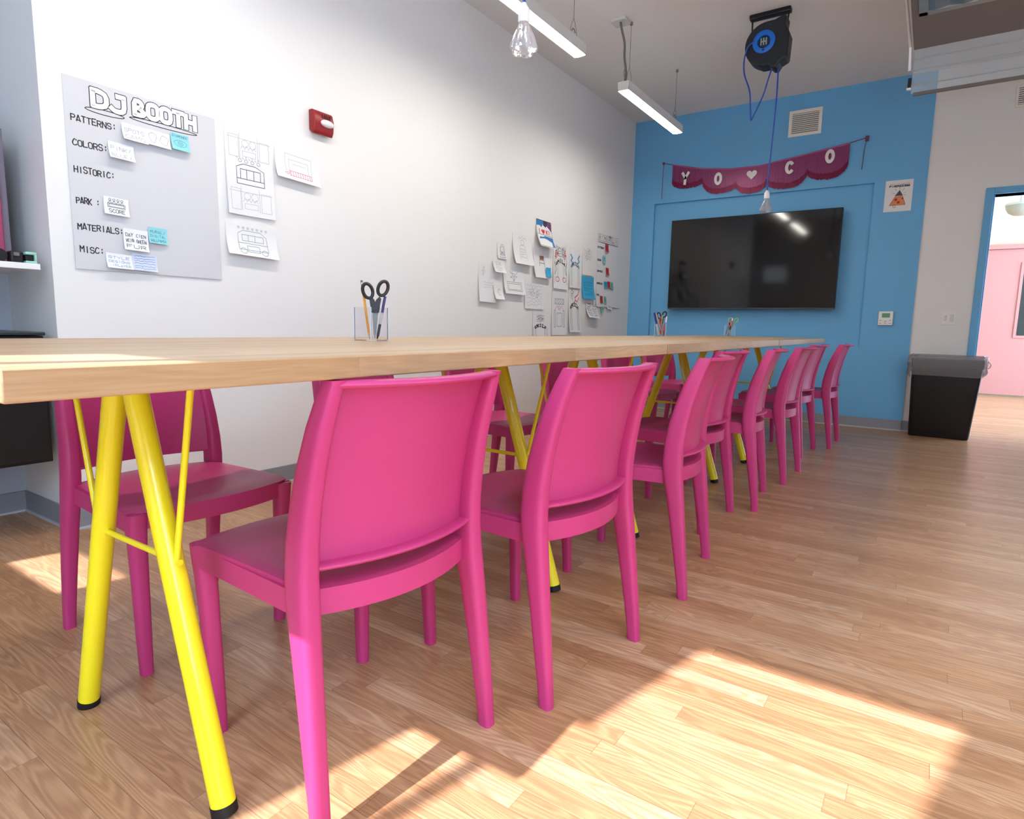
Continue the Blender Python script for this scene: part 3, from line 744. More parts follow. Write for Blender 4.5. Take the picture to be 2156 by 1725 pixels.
# the cluster further along the wall
GC = 'drawings pinned up toward the blue wall'
def face(cx, cz, s, rnd, n=5):
    out = [circ(cx, cz, s, s*1.1, 14)]
    for k in range(n):
        a = rnd.uniform(0, 6.28); out.append([(cx+s*math.cos(a), cz+s*math.sin(a)), (cx+1.6*s*math.cos(a+.3), cz+1.6*s*math.sin(a+.3)), (cx+1.9*s*math.cos(a), cz+1.9*s*math.sin(a))])
    out += [circ(cx-.35*s, cz+.2*s, .15*s, n=8), circ(cx+.35*s, cz+.2*s, .15*s, n=8), circ(cx, cz-.3*s, .3*s, .15*s, 8)]
    return out
def arch(z0, w_=.5, s='CHILA', rnd=rn):
    out = []; cx = .5
    out.append([(cx-w_*.5, .05)]+[(cx-w_*.5*math.cos(R(a)), z0+.10*math.sin(R(a))) for a in range(0, 181, 20)]+[(cx+w_*.5, .05)])
    out.append([(cx-w_*.72, .05)]+[(cx-w_*.72*math.cos(R(a)), z0+.17*math.sin(R(a))) for a in range(0, 181, 20)]+[(cx+w_*.72, .05)])
    return out
def arch_letters(s, z0, w_, hh):
    out = []; n = len(s)
    for i, ch in enumerate(s):
        a = R(150-120*i/(n-1)); px, pz = .5+w_*.61*math.cos(a), z0+.135*math.sin(a); q = a-math.pi/2
        for st_ in FONT[ch].split(';'):
            pl = []
            for p in st_.split():
                lx, lz = (int(p[0])/4-.5)*.11, (int(p[1])/6-.5)*hh
                pl.append((px+lx*math.cos(q)-lz*math.sin(q)*.35, pz+lx*math.sin(q)*.35+lz*math.cos(q)))
            out.append(pl)
    return out
def S(label, x0, x1, z0, z1, lift, rot, draws, m=PAPER, off=.0008, name='drawing_sheet', cat='drawing', side=0):
    return sheet(name, label, cat, x0, x1, z0, z1, m, lift=lift, rot=rot, base_off=off, group=GC, draws=draws, side=side)
r5 = random.Random(21)
S('plain tall white sheet at the far left of the wall cluster', 3.945, 4.165, 1.100, 1.405, .02, -1, [('pencil_sketch', face(.3, .8, .07, r5)+scrib(.3, .35, .9, .55, 3, r5), .002, LGINK)])
S('small white slip over the lower right of the plain tall sheet', 4.135, 4.262, 1.129, 1.248, .03, 0, [('pencil_sketch', [circ(.6, .5, .16, .2, 12, 30, 300)], .003, GINK)], off=.012)
S('small square sketch above the plain tall sheet', 4.123, 4.285, 1.345, 1.446, .03, 0, [('pencil_sketch', scrib(.2, .1, .7, .9, 6, r5, .5), .0022, LGINK)], off=.010)
S('narrow cut-out sketch of a long-haired figure', 4.193, 4.325, 1.461, 1.585, .012, 0, [('ink_sketch', [circ(.5, .62, .16, .2), [(.3, .2), (.3, .7), (.42, .92), (.62, .92), (.75, .7), (.8, .15)], [(.38, .3), (.5, .42), (.64, .3)], [(.2, .1), (.85, .1)]]+scrib(.3, .2, .75, .5, 3, r5, .4), .003, GINK)])
S('wide sheet with a horned creature above a box', 4.279, 4.592, 1.182, 1.423, .034, 0, [('ink_sketch', face(.5, .62, .09, r5, 6)+[[(.3, .8), (.4, .7)], [(.7, .8), (.6, .7)], rect(.15, .12, .85, .42), rect(.2, .16, .8, .36)], .003, GINK)])
S('sheet with a faint crowned figure, upper left of the cluster', 4.410, 4.705, 1.440, 1.697, .045, 0, [('pencil_sketch', [[(.3, .8), (.35, .9), (.42, .84), (.5, .93), (.58, .84), (.66, .9), (.7, .8)], circ(.5, .72, .09, .09), [(.36, .6), (.32, .15)], [(.64, .6), (.68, .15)], [(.36, .6), (.5, .66), (.64, .6)]]+scrib(.38, .2, .62, .55, 4, r5), .003, LGINK)])
S('colourful sheet with blue clouds and red heart lettering, topmost of the cluster', 4.772, 5.045, 1.622, 1.867, .065, -1,
  [('blue_patch', [[(.03, .97), (.03, .75), (.2, .78), (.35, .72), (.45, .86), (.45, .97)], [(.10, .28), (.15, .36), (.6, .30), (.86, .22), (.82, .05), (.96, .05), (.97, .40), (.5, .42)]], 0, mat('marker_blue', (55, 120, 175), .8)),
   ('dark_patch', [[(.45, .97), (.45, .80), (.6, .74), (.7, .82), (.7, .97)]], 0, mat('marker_dark', (60, 55, 70), .8)), ('purple_patch', [[(.7, .97), (.7, .78), (.82, .72), (.97, .62), (.97, .90), (.92, .97)]], 0, mat('marker_purple', (110, 60, 110), .8)),
   ('red_heart', [heart(.42, .57, .11)], 0, RINK), ('red_lettering', text_strokes('I', .14, .50, .14, .1)+text_strokes('KI', .6, .50, .14, .26), .010, RINK), ('ink_outline', [rect(.03, .03, .97, .97), [(.05, .46), (.95, .44)]], .004, INK)])
S('sheet with a small coloured chair figure and a blue note on it', 4.742, 5.030, 1.350, 1.607, .035, 0, [('ink_sketch', [rect(.36, .62, .62, .76), [(.36, .62), (.34, .42)], [(.62, .62), (.66, .42)], [(.34, .52), (.66, .52)]], .005, GINK), ('coloured_square', [[(.38, .64), (.6, .64), (.6, .75), (.38, .75)]], 0, mat('marker_rust', (150, 90, 70), .8))])
sheet('sticky_note', 'blue sticky note on the small chair-figure sheet', 'sticky note', 4.921, 5.008, 1.364, 1.450, STK_B, lift=.014, base_off=.030, group='sticky notes in the wall cluster')
S('faint pencil sheet low in the middle of the cluster', 4.615, 4.935, 1.070, 1.312, .010, 0, [('pencil_sketch', face(.35, .6, .1, r5)+face(.68, .55, .08, r5)+scrib(.1, .1, .9, .9, 7, r5, .5), .0025, LGINK)])
S('sheet with black CHILA arch just above the table edge', 4.760, 5.020, .800, 1.056, .012, 0, [('black_arch', arch(.35, .62), .004, INK), ('black_lettering', arch_letters('CHILA', .35, .62, .12), .011, INK), ('pencil_sketch', face(.5, .75, .1, r5, 7)+scrib(.25, .6, .75, .85, 4, r5, .5), .003, GINK)])
S('tall sheet with red and green figures around a CHILA arch', 5.092, 5.368, 1.272, 1.723, .015, 0,
  [('red_sketch', face(.22, .72, .06, r5, 4)+face(.78, .7, .06, r5, 4)+[circ(.28, .2, .12, .05), circ(.75, .2, .12, .05)], .006, RINK), ('green_sketch', [[(.12, .3), (.2, .42), (.1, .55)], [(.9, .3), (.82, .42), (.92, .55)]], .008, mat('marker_green', (60, 130, 90), .8)),
   ('ink_sketch', face(.3, .80, .07, r5, 6)+face(.70, .80, .07, r5, 6)+[[(.08, .1), (.1, .62), (.2, .9)], [(.92, .1), (.9, .62), (.8, .9)]]+scrib(.3, .66, .7, .86, 4, r5, .5), .004, mat('soft_ink', (110, 112, 120), .7)), ('black_lettering', arch_letters('CHILA', .46, .5, .07), .011, INK), ('arch_outline', [[(.3, .18)]+[(.5-.2*math.cos(R(a)), .46+.09*math.sin(R(a))) for a in range(0, 181, 20)]+[(.7, .18)]], .004, GINK)])
S('tall sheet with a pink and grey doorway sketch', 5.088, 5.375, .835, 1.256, .014, 0, [('pink_sketch', [[(.2, .56), (.35, .66), (.5, .60), (.65, .66), (.8, .56)], circ(.5, .62, .07, .05)], .004, PINKINK), ('grey_sketch', [rect(.16, .18, .24, .56), rect(.76, .18, .84, .56), rect(.34, .2, .66, .5), rect(.2, .7, .8, .82)]+[circ(.28+.15*k, .76, .05, .04) for k in range(4)], .004, GINK)])
S('tall sheet with blue birds over a CHILA arch', 5.403, 5.638, 1.300, 1.699, .012, 0, [('blue_sketch', [[(.12, .8), (.26, .72), (.14, .66), (.28, .6), (.16, .52)], [(.88, .8), (.74, .72), (.86, .66), (.72, .6), (.84, .52)]], .018, mat('marker_sky', (90, 160, 190), .8)), ('black_arch', arch(.46, .50), .004, mat('soft_ink', (110, 112, 120), .7)), ('black_lettering', arch_letters('CHILA', .46, .60, .08), .012, INK)])
S('tall sheet with a red dragon over a CHILA arch', 5.408, 5.646, .865, 1.296, .03, 0, [('red_sketch', [[(.45, .66), (.6, .74), (.55, .8), (.8, .86), (.9, .96)], [(.6, .74), (.75, .7), (.9, .8)]], .010, RINK), ('grey_sketch', face(.3, .86, .09, r5, 6), .004, GINK), ('black_arch', arch(.50, .50), .005, INK), ('black_lettering', arch_letters('CHILA', .50, .60, .08), .012, INK)])
S('faint pencil sheet above the blue sheet', 5.672, 5.920, 1.445, 1.728, .006, 0, [('pencil_sketch', face(.5, .72, .14, r5, 7)+scrib(.15, .55, .85, .9, 4, r5, .5), .003, LGINK)])
S('bright blue sheet of notes', 5.674, 5.945, 1.205, 1.434, .03, 0, [('lettering', scrib(.15, .15, .85, .8, 5, r5, .4), .004, TEALINK)], m=STK_B)
S('sketch sheet with curled foot under the blue sheet', 5.783, 6.035, 1.015, 1.175, .05, -2, [('ink_sketch', scrib(.1, .1, .45, .95, 6, r5, .5)+scrib(.55, .1, .9, .95, 6, r5, .5), .004, GINK)])
xx0, xx1, xz0, xz1 = 5.997, 6.600, 1.139, 1.900
hl = []
for s, z, w_ in (('PATTERNS:', .80, .26), ('COLORS:', .63, .16), ('DANIELS', .48, .22), ('MATERIALS:', .31, .24), ('MISC:', .15, .12)): hl += text_strokes(s, .02, z, .022, w_, .05, rn)
xo = sheet('easel_sheet', 'large easel sheet headed XOCHIMILCO beside the blue wall corner', 'paper sheet', xx0, xx1, xz0, xz1, mat('easel_grey', (225, 226, 230), .85), lift=.010, draws=[('lettering', hl, .006, INK)])
def xmp(a, b_, off):
    return (a-(xx0+xx1)/2, -(.0025+off), b_-xz1)
tb = text_strokes('XOCHIMILCO', 6.02, 1.835, .055, .50)
ribbon(MB(), tb, .022, xmp, .0006).build('title_outline', INK, xo, smooth=False)
ribbon(MB(), tb, .015, xmp, .0012).build('title_fill', mat('title_white', (240, 240, 240), .85), xo, smooth=False)
ribbon(MB(), [[(6.02, 1.812), (6.50, 1.812)]], .006, xmp, .0006).build('title_underline', INK, xo, smooth=False)
for lab, a, b_, c_, d_, mm in (('red sticky note, topmost on the XOCHIMILCO sheet', 6.178, 6.252, 1.725, 1.804, STK_R), ('teal sticky note alone beside COLORS on the XOCHIMILCO sheet', 6.123, 6.193, 1.602, 1.680, STK_T),
    ('red sticky note alone in the middle of the XOCHIMILCO sheet', 6.212, 6.282, 1.481, 1.560, STK_R), ('blue sticky note left of three beside MATERIALS on the XOCHIMILCO sheet', 6.175, 6.255, 1.341, 1.412, STK_B),
    ('red sticky note between blue and green ones beside MATERIALS', 6.258, 6.329, 1.347, 1.417, STK_R), ('green sticky note right of three beside MATERIALS', 6.336, 6.407, 1.337, 1.416, STK_G),
    ('red sticky note beside MISC on the XOCHIMILCO sheet', 6.090, 6.160, 1.178, 1.254, STK_R), ('green sticky note right of the MISC red one', 6.178, 6.248, 1.176, 1.253, STK_G),
    ('green sticky note hanging lowest under the XOCHIMILCO sheet', 6.117, 6.188, 1.083, 1.170, STK_G), ('pinkish white sticky note at the lower right of the XOCHIMILCO sheet', 6.268, 6.385, 1.118, 1.180, mat('pink_white_sticky', (238, 220, 230), .8))):
    sheet('sticky_note', lab, 'sticky note', a, b_, c_, d_, mm, lift=.012, rot=-3, base_off=.008, group='sticky notes on the Xochimilco sheet', draws=[('lettering', scrib(.2, .2, .8, .8, 3, rn, .3), .003, INK)])

# ================================================================== BANNER
BT = [(2.645, 2.736), (2.540, 2.707), (2.210, 2.628), (1.908, 2.591), (1.623, 2.586), (1.183, 2.643), (.815, 2.694), (.676, 2.722)]
def btz(y):
    for a, b_ in zip(BT, BT[1:]):
        if b_[0] <= y <= a[0]:
            k = (a[0]-y)/(a[0]-b_[0]); return a[1]+(b_[1]-a[1])*k
    return BT[0][1] if y > BT[0][0] else BT[-1][1]
PUR = mat('banner_mauve', (156, 76, 124), .35, metal=.35, spec=.6); MAG = mat('banner_magenta', (122, 10, 62), .4, metal=.3)
ban = thing('letter_banner', 'purple fringed scalloped banner with white letters on the blue wall', 'banner')
sr = MB(); sr.tube([(D-.012, y, z) for y, z in BT], .004, n=6)
sr.tube([(D-.012, 2.645, 2.736), (D-.010, 2.650, 2.55), (D-.010, 2.652, 2.354)], .003, n=6); sr.tube([(D-.012, .676, 2.722), (D-.010, .69, 2.62), (D-.010, .696, 2.439)], .003, n=6)
sr.build('string', mat('banner_string', (105, 60, 95), .6), ban)
MB().box(D-.02, D, .66, .69, 2.69, 2.74).build('knot', mat('banner_string', (105, 60, 95), .6), ban, bevel=.005)
MB().box(D-.016, D, 2.635, 2.66, 2.72, 2.748).build('knot', mat('banner_string', (105, 60, 95), .6), ban, bevel=.005)
MB().tube([(D-.014, y, btz(y)-.004) for y in [2.54-k*(2.54-.815)/30 for k in range(31)]], .007, n=8).build('top_tape', mat('banner_tape', (185, 80, 130), .4), ban)
segs = [(2.54, 2.201, 2.443, 2.52, 2.484), (2.201, 1.848, 2.353, 2.484, 2.413), (1.848, 1.542, 2.323, 2.413, 2.413), (1.542, 1.169, 2.335, 2.413, 2.459), (1.169, .815, 2.385, 2.459, 2.52)]
rb = random.Random(8)
for i, (ya, yb, zb, zl, zr) in enumerate(segs):
    for nm, mm, dx, cut in (('dark_fringe', MAG, .004, 0), ('light_fringe', PUR, .014, .055)):
        m = MB(); n = 56 if cut else 64
        for k in range(n):
            s_ = (k+.5)/n; y = ya+(yb-ya)*s_; e = abs(2*s_-1); zedge = (zl if s_ < .5 else zr)
            bot = zb+(zedge-zb)*(1-math.sqrt(max(0, 1-e**2.2)))+cut+rb.uniform(-.006, .006)
            hw = abs(yb-ya)/n*(.36 if cut else .62); xo_ = D-dx-rb.uniform(0, .007); top = btz(y)
            if bot > top-.02: continue
            m.add([(xo_, y-hw, top), (xo_, y+hw, top), (xo_-.003, y+hw*rb.uniform(.7, 1), bot), (xo_-.003, y-hw*rb.uniform(.7, 1), bot-.003), (xo_+.001, y-hw, top), (xo_+.001, y+hw, top), (xo_-.002, y+hw*.8, bot), (xo_-.002, y-hw*.8, bot-.003)],
                  [(0,1,2,3),(7,6,5,4),(0,4,5,1),(1,5,6,2),(2,6,7,3),(3,7,4,0)])
        m.build(nm, mm, ban, smooth=False)
WL = mat('banner_letter_white', (228, 226, 222), .5)
def lmp(a, b_, off): return (D-.030-off, a, b_)
for ch, y, z in (('Y', 2.385, 2.545), ('O', 2.03, 2.500), ('H', 1.69, 2.505), ('C', 1.33, 2.530), ('O', .975, 2.590)):
    m = MB(); hh, ww = .125, .085
    if ch == 'H':
        pl = heart(y, z, .052)
        m.prism([(a, b_) for a, b_ in pl[:-1]], lambda a, b_, d_: (D-.027-d_, a, b_), 0, .004)
    elif ch == 'O':
        n = 28
        def rg(rx, rz, d_): return [(D-.027-d_, y+rx*math.cos(2*math.pi*k/n), z+rz*math.sin(2*math.pi*k/n)) for k in range(n)]
        A, B_, C_, E_ = rg(.042, .065, 0), rg(.042, .065, .004), rg(.014, .032, .004), rg(.014, .032, 0)
        m.add(A+B_+C_+E_, [((j*n+k), (j*n+(k+1) % n), (((j+1) % 4)*n+(k+1) % n), (((j+1) % 4)*n+k)) for j in range(4) for k in range(n)])
    elif ch == 'C':
        pts = [(y-(.028*math.cos(R(a))), z+.048*math.sin(R(a))) for a in range(45, 316, 15)]
        ribbon(m, [pts], .030, lambda a, b_, off: (D-.031, a, b_))
    else:
        ribbon(m, [[(y+.032, z+.055), (y, z)], [(y-.032, z+.055), (y, z), (y+.004, z-.06)]], .028, lambda a, b_, off: (D-.031, a, b_))
    m.build('letter', WL, ban, smooth=False)

ban.location = (-.006, 0, 0)
# ================================================================== POSTER
t = thing('poster', 'white poster of a glowing pizza slice on the blue wall', 'poster')
PY0, PY1, PZ0, PZ1 = .272, .489, 2.033, 2.312
MB().box(D-.0025, D-.0005, PY0, PY1, PZ0, PZ1).build('paper', PAPER, t, smooth=False)
def pmp(a, b_, off): return (D-.0027-off, PY1-a*(PY1-PY0), PZ0+b_*(PZ1-PZ0))
def prib(st_, w_, nm, mm, off=.0004):
    s2 = [[(p[0]*(PY1-PY0), p[1]*(PZ1-PZ0)) for p in s] for s in st_]
    ribbon(MB(), s2, w_, lambda a, b_, o_: (D-.0027-off, PY1-a, PZ0+b_), 0).build(nm, mm, t, smooth=False)
prib(text_strokes('WHO', .16, .86, .028, .2)+text_strokes('INTERIOR', .40, .86, .028, .48), .0016, 'small_lettering', mat('poster_rust', (190, 90, 70), .7))
prib(text_strokes('PIXEMZZ388', .15, .785, .05, .74), .0050, 'title_lettering', INK)
fillpoly(MB(), [(.38, .50), (.66, .50), (.53, .67)], pmp, .0004).build('slice_tip', mat('poster_grey', (110, 85, 85), .7), t, smooth=False)
fillpoly(MB(), [(.2, .20), (.78, .20), (.66, .47), (.38, .47)], pmp, .0003).build('slice', mat('poster_orange', (222, 138, 88), .7), t, smooth=False)
pp = MB()
for cx_, cz_, r_ in ((.42, .38, .055), (.52, .29, .055), (.66, .41, .035)): fillpoly(pp, circ(cx_, cz_, r_, r_*.8)[:-1], pmp, .0009)
pp.build('slice_toppings', mat('poster_red', (185, 55, 35), .7), t, smooth=False)
prib([[(.2, .20), (.78, .20), (.66, .47), (.38, .47), (.2, .20)], [(.38, .50), (.66, .50), (.53, .67), (.38, .50)], [(.47, .50), (.53, .6), (.58, .50)], [(.34, .20), (.36, .13), (.42, .13), (.42, .2)]], .0028, 'slice_outline', mat('poster_brown', (90, 45, 35), .7), .0014)
prib([[(.53, .70), (.53, .77)], [(.64, .66), (.70, .73)], [(.42, .66), (.36, .73)], [(.68, .57), (.76, .60)], [(.36, .58), (.27, .60)], [(.7, .52), (.76, .5)]], .003, 'rays', GINK)

# ================================================================== BIN
t = thing('waste_bin', 'black rectangular waste bin with a clear liner by the door', 'bin')
BINM = mat('bin_black', (13, 9, 11), .5, bump=.2, bscale=80)
def rr_ring(x0, x1, y0, y1, z, r=.03, n=5):
    out = []
    for cx_, cy_, a0 in ((x1-r, y1-r, 0), (x0+r, y1-r, 90), (x0+r, y0+r, 180), (x1-r, y0+r, 270)):
        for k in range(n): a = R(a0+90*k/(n-1)); out.append((cx_+r*math.cos(a), cy_+r*math.sin(a), z))
    return out
MB().loft([rr_ring(6.615, 6.835, -.335, .105, .0005), rr_ring(6.61, 6.838, -.340, .108, .01), rr_ring(6.585, 6.845, -.385, .130, .62), rr_ring(6.578, 6.848, -.392, .136, .625), rr_ring(6.578, 6.848, -.392, .136, .70), rr_ring(6.60, 6.84, -.375, .12, .70), rr_ring(6.62, 6.83, -.33, .10, .2)]).build('body', BINM, t, ang=50)
LIN = mat('clear_liner', (150, 150, 154), .25, alpha=.38, bump=1.0, bscale=18, spec=.7)
rl = random.Random(3); rings = []
for z, g in ((.555, .012), (.60, .020), (.66, .020), (.715, .018), (.730, .010), (.722, -.015), (.64, -.03)):
    rg = rr_ring(6.578-g, 6.848+min(g, .004), -.392-g, .136+g, z, .035, 9); o2 = []
    for k, p in enumerate(rg):
        j = .009*math.sin(k*1.7+z*40)+rl.uniform(-.006, .006); o2.append((min(p[0]-j*.5, 6.858), p[1]+j, p[2]+rl.uniform(-.008, .008)+(.02*math.sin(k*.35) if z < .57 else 0)))
    rings.append(o2)
mb = MB(); n = len(rings[0]); vs = [v for g in rings for v in g]; mb.add(vs, [(i*n+k, i*n+(k+1) % n, (i+1)*n+(k+1) % n, (i+1)*n+k) for i in range(len(rings)-1) for k in range(n)])
o = mb.build('liner', LIN, t, ang=70); o['label'] = 'clear plastic liner folded over the rim'
MB().tube([(6.60+.0*k, -.41-.02*math.cos(k*.7), .66+.028*math.sin(k*.7)) for k in range(10)], .006, n=8).build('liner_knot', LIN, t)

# ================================================================== HUNG UNIT, TOP RIGHT
UG = mat('unit_grey', (120, 112, 108), .6); UAL = mat('unit_aluminium', (165, 163, 158), .35, metal=.7); UBL = mat('unit_filter', (88, 108, 125), .35, coat=.3)
t = thing('ventilation_unit', 'grey ceiling ventilation unit at the upper right', 'ventilation unit')
ux1, uy1, uz = 5.02, .272, 2.75
b = MB().box(3.2, ux1, -1.8, uy1, uz, CE-.03)
b.build('casing', UG, t, bevel=.004)
fa = MB(); fx1, fy1 = 4.50, .235; zz = uz-.012
fa.box(fx1-.05, fx1, -1.7, fy1, zz, uz).box(3.3, 3.35, -1.7, fy1, zz, uz).box(3.3, fx1, fy1-.045, fy1, zz, uz).box(3.3, fx1, -1.7, -1.655, zz, uz).box(3.9, 3.93, -1.7, fy1, zz, uz)
fa.build('filter_frame', UAL, t, bevel=.003)
fl = MB()
for k in range(14):
    y = -1.65+k*.134; fl.add([(3.35, y, uz-.002), (fx1-.05, y, uz-.002), (fx1-.05, y+.067, uz-.012), (3.35, y+.067, uz-.012)], [(0,1,2,3)]); fl.add([(3.35, y+.067, uz-.012), (fx1-.05, y+.067, uz-.012), (fx1-.05, y+.134, uz-.002), (3.35, y+.134, uz-.002)], [(0,1,2,3)])
fl.build('pleated_filter', UBL, t, smooth=False)
SHM = mat('clear_vinyl', (190, 200, 204), .25, alpha=.30, bump=.3, bscale=20)
b = MB()
zs = [uz, 2.69, 2.62, 2.53, 2.478]
for k in range(len(zs)-1): b.box(ux1-.004-.004*(k % 2), ux1-.001-.004*(k % 2), -1.8, uy1-.006, zs[k+1], zs[k])
o = b.build('clear_flap', SHM, t, smooth=False); o['label'] = 'see-through plastic flap'
b = MB()
for z in (2.69, 2.62, 2.53): b.box(ux1-.010, ux1, -1.8, uy1-.004, z-.003, z+.003)
b.build('flap_rib', mat('flap_rib', (160, 165, 165), .4), t, smooth=False)
MB().box(ux1-.014, ux1+.004, -1.8, uy1-.02, 2.462, 2.482).build('bottom_bar', mat('bar_brown', (105, 98, 90), .5), t, bevel=.002)
br = MB()
br.tube([(ux1-.02, uy1+.012, 2.62), (ux1-.05, uy1+.02, 2.76), (4.6, uy1+.03, 2.83), (4.35, uy1+.06, 2.98), (4.2, uy1+.03, CE)], .008, n=8)
br.tube([(4.35, uy1+.06, 2.98), (4.35, uy1+.01, 2.80)], .007, n=8); br.tube([(4.35, uy1+.06, 2.98), (4.5, uy1+.01, 2.95)], .006, n=8)
br.build('white_cable', WPL, t)
MB().box(ux1-.02, ux1+.01, uy1-.004, uy1+.016, 2.52, 2.575).build('end_clip', BLK, t, bevel=.002)
MB().box(ux1-.02, ux1+.01, uy1-.004, uy1+.020, 2.505, 2.515).build('end_clip', WPL, t, bevel=.002)

# hall ceiling lamp seen through the doorway
t = thing('ceiling_lamp', 'round glass ceiling lamp in the hallway beyond the door', 'light')
t.location = (10.6, -.80, CE)
# it hangs on a lower hall ceiling
MB().lathe([(.17, -.62), (.17, -.60), (.16, -.59)], (0, 0, 0), 32).build('base_ring', CHROME, t)
MB().lathe([(.165, -.62), (.16, -.66), (.13, -.71), (.08, -.74), (.01, -.75)], (0, 0, 0), 32).build('glass_dome', mat('dome_glass', (150, 145, 130), .3), t)
MB().lathe([(.02, -.6), (.02, 0)], (0, 0, 0), 12).build('stem', CHROME, t)

# ================================================================== NICHE
t = thing('wall_shelf', 'white shelf in the niche at the left edge', 'shelf')
MB().box(-.2, 1.034, W-.004, YN, 1.100, 1.124).build('board', WPL, t, bevel=.0015)
bk_ = MB().box(.2, .225, W+.1, YN, 1.02, 1.1).build('bracket', WPL, t, bevel=.001)
t = thing('pink_cabinet', 'pink cabinet standing on the niche shelf at the left edge', 'cabinet')
PC = mat('cabinet_pink', (160, 60, 100), .5); PG = mat('cabinet_grey', (115, 108, 122), .5)
MB().box(.45, .998, 3.17, YN-.005, 1.1245, 1.66).build('body', PG, t, bevel=.003)
MB().box(.45, .972, 3.155, 3.17, 1.13, 1.665).build('door', PC, t, bevel=.004)
t = thing('tape_roll', 'black roll of tape standing on the niche shelf', 'tape roll')
MB().tube([(.918, W+.045+.0*k, 1.1245+.026) for k in (0,)]+[(.918, W+.085, 1.1505)], .026, n=28).build('roll', BLK, t)
t = thing('camera_body', 'small black camera on the niche shelf beside the tape roll', 'camera')
MB().box(.948, .990, W+.025, W+.075, 1.1245, 1.170).build('body', BLK, t, bevel=.006)
MB().box(.956, .974, W+.015, W+.026, 1.150, 1.163).build('viewfinder', mat('cam_grey', (110, 105, 110), .4), t, bevel=.001)
t = thing('tape_dispenser', 'mint green tape dispenser at the end of the niche shelf', 'tape dispenser')
MINT = mat('mint_plastic', (150, 205, 190), .4)
MB().box(.992, 1.030, W+.010, W+.055, 1.1245, 1.134).box(.992, 1.030, W+.010, W+.055, 1.158, 1.169).box(1.022, 1.030, W+.010, W+.055, 1.130, 1.160).build('body', MINT, t, bevel=.003)
MB().box(.994, 1.021, W+.02, W+.05, 1.1345, 1.1575).build('tape_core', BLK, t, bevel=.003)
t = thing('black_cabinet', 'black wall cabinet in the niche behind the table end', 'cabinet')
BLC = mat('cabinet_black', (8, 8, 9), .5)
MB().box(.1, 1.030, W+.012, YN-.001, .312, .836).build('body', BLC, t, bevel=.003)
MB().box(.1, 1.034, W+.0, YN-.001, .838, .852).build('top', mat('cabinet_top', (36, 48, 52), .3), t, bevel=.004)
MB().box(.12, 1.020, W+.000, W+.011, .325, .828).build('door', BLC, t, bevel=.002)

# ================================================================== PEN CUPS
ACR = mat('clear_acrylic', (250, 250, 252), .02, trans=1, ior=1.25)
def cup(x, y, rz, s, h, label):
    t = thing('pen_cup', label, 'pen cup', (x, y, T+.0004), rz, 'clear acrylic pen cups on the tables'); a = s/2; w_ = .0025
    m = MB().box(-a, a, -a, a, 0, .004)
    m.build('base', ACR, t, smooth=False)
    m = MB().box(-a, -a+w_, -a, a, .004, h).box(a-w_, a, -a, a, .004, h).box(-a+w_, a-w_, -a, -a+w_, .004, h).box(-a+w_, a-w_, a-w_, a, .004, h)
    m.build('walls', ACR, t, smooth=False)
    ed = MB(); e = .0012
    for sx in (-1, 1):
        for sy_ in (-1, 1): ed.box(sx*a-e, sx*a+e, sy_*a-e, sy_*a+e, .001, h)
    ed.build('edges', mat('acrylic_edge', (225, 228, 240), .15, alpha=.7), t, smooth=False)
    return t
def stick(name, label, cat, base_, tip, r, parts, group):
    """parts: (from, to, radius factor, material, part name) along the axis"""
    b0, b1 = Vector(base_), Vector(tip)
    t = thing(name, label, cat, b0, 0, group)
    for f0, f1, rf0, rf1, mm, pn in parts:
        MB().tube([(b1-b0)*f0, (b1-b0)*f1], [r*rf0, r*rf1], n=10).build(pn, mm, t)
    return t
PENC = mat('pencil_yellow', (232, 160, 60), .45); ERS = mat('eraser', (120, 80, 85), .7); WOODT = mat('pencil_wood', (214, 176, 130), .6); NATP = mat('pencil_natural', (212, 150, 120), .5)
def pencil(label, b0, b1, body=PENC, group=None):
    return stick('pencil', label, 'pencil', b0, b1, .0036, [(0, .02, .15, .3, INK, 'lead'), (.02, .10, .3, 1, WOODT, 'sharpened_wood'), (.10, .92, 1, 1, body, 'barrel'), (.92, .965, 1.05, 1.05, CHROME, 'ferrule'), (.965, 1, .95, .9, ERS, 'eraser')], group)
def scissors(label, base_, up, side, mm, group, ln=.17, sc_=1.0):
    b0 = Vector(base_); up = Vector(up).normalized(); sd_ = Vector(side); sd_ = (sd_-up*sd_.dot(up)).normalized(); nn = up.cross(sd_)
    t = thing('scissors', label, 'scissors', b0, 0, group)
    def P_(a, b_, c_=0): return sd_*a*sc_+up*b_*sc_+nn*c_
    for s in (-1, 1):
        MB().prism([(0, 0), (s*.004, .015), (s*.009, .085), (-s*.001, .095), (-s*.003, .06)], lambda a, b_, d_: P_(a, b_, d_), s*.0002, s*.0016).build('blade', mat('blade_steel', (120, 116, 112), .4, metal=.7), t, smooth=False)
        hs = MB(); cx_, cz_ = s*.0225, .146+(.008 if s > 0 else -.002)
        loop = [P_(cx_+.0145*math.cos(a)+s*.004*math.sin(a), cz_+.0215*math.sin(a), s*.001) for a in [k*2*math.pi/28 for k in range(28)]]
        hs.tube(loop, .0052*sc_, n=8, closed=True)
        hs.prism([(-s*.002, .078), (s*.011, .080), (s*.018, .122), (s*.013, .130), (s*.002, .118), (-s*.004, .1)], lambda a, b_, d_: P_(a, b_, d_), -.003+s*.001, .003+s*.001)
        hs.build('handle', mm, t)
    MB().tube([P_(0, .082, -.003), P_(0, .082, .003)], .003, n=12).build('pivot', CHROME, t)
    return t
G1, G2, G3 = 'stationery in the nearest pen cup', 'stationery in the middle pen cup', 'stationery in the farthest pen cup'
cx, cy_, cz = 1.335, 1.425, T+.005
cup(cx, cy_, 0.02, .072, .100, 'clear square acrylic pen cup nearest the viewer, on the first table')
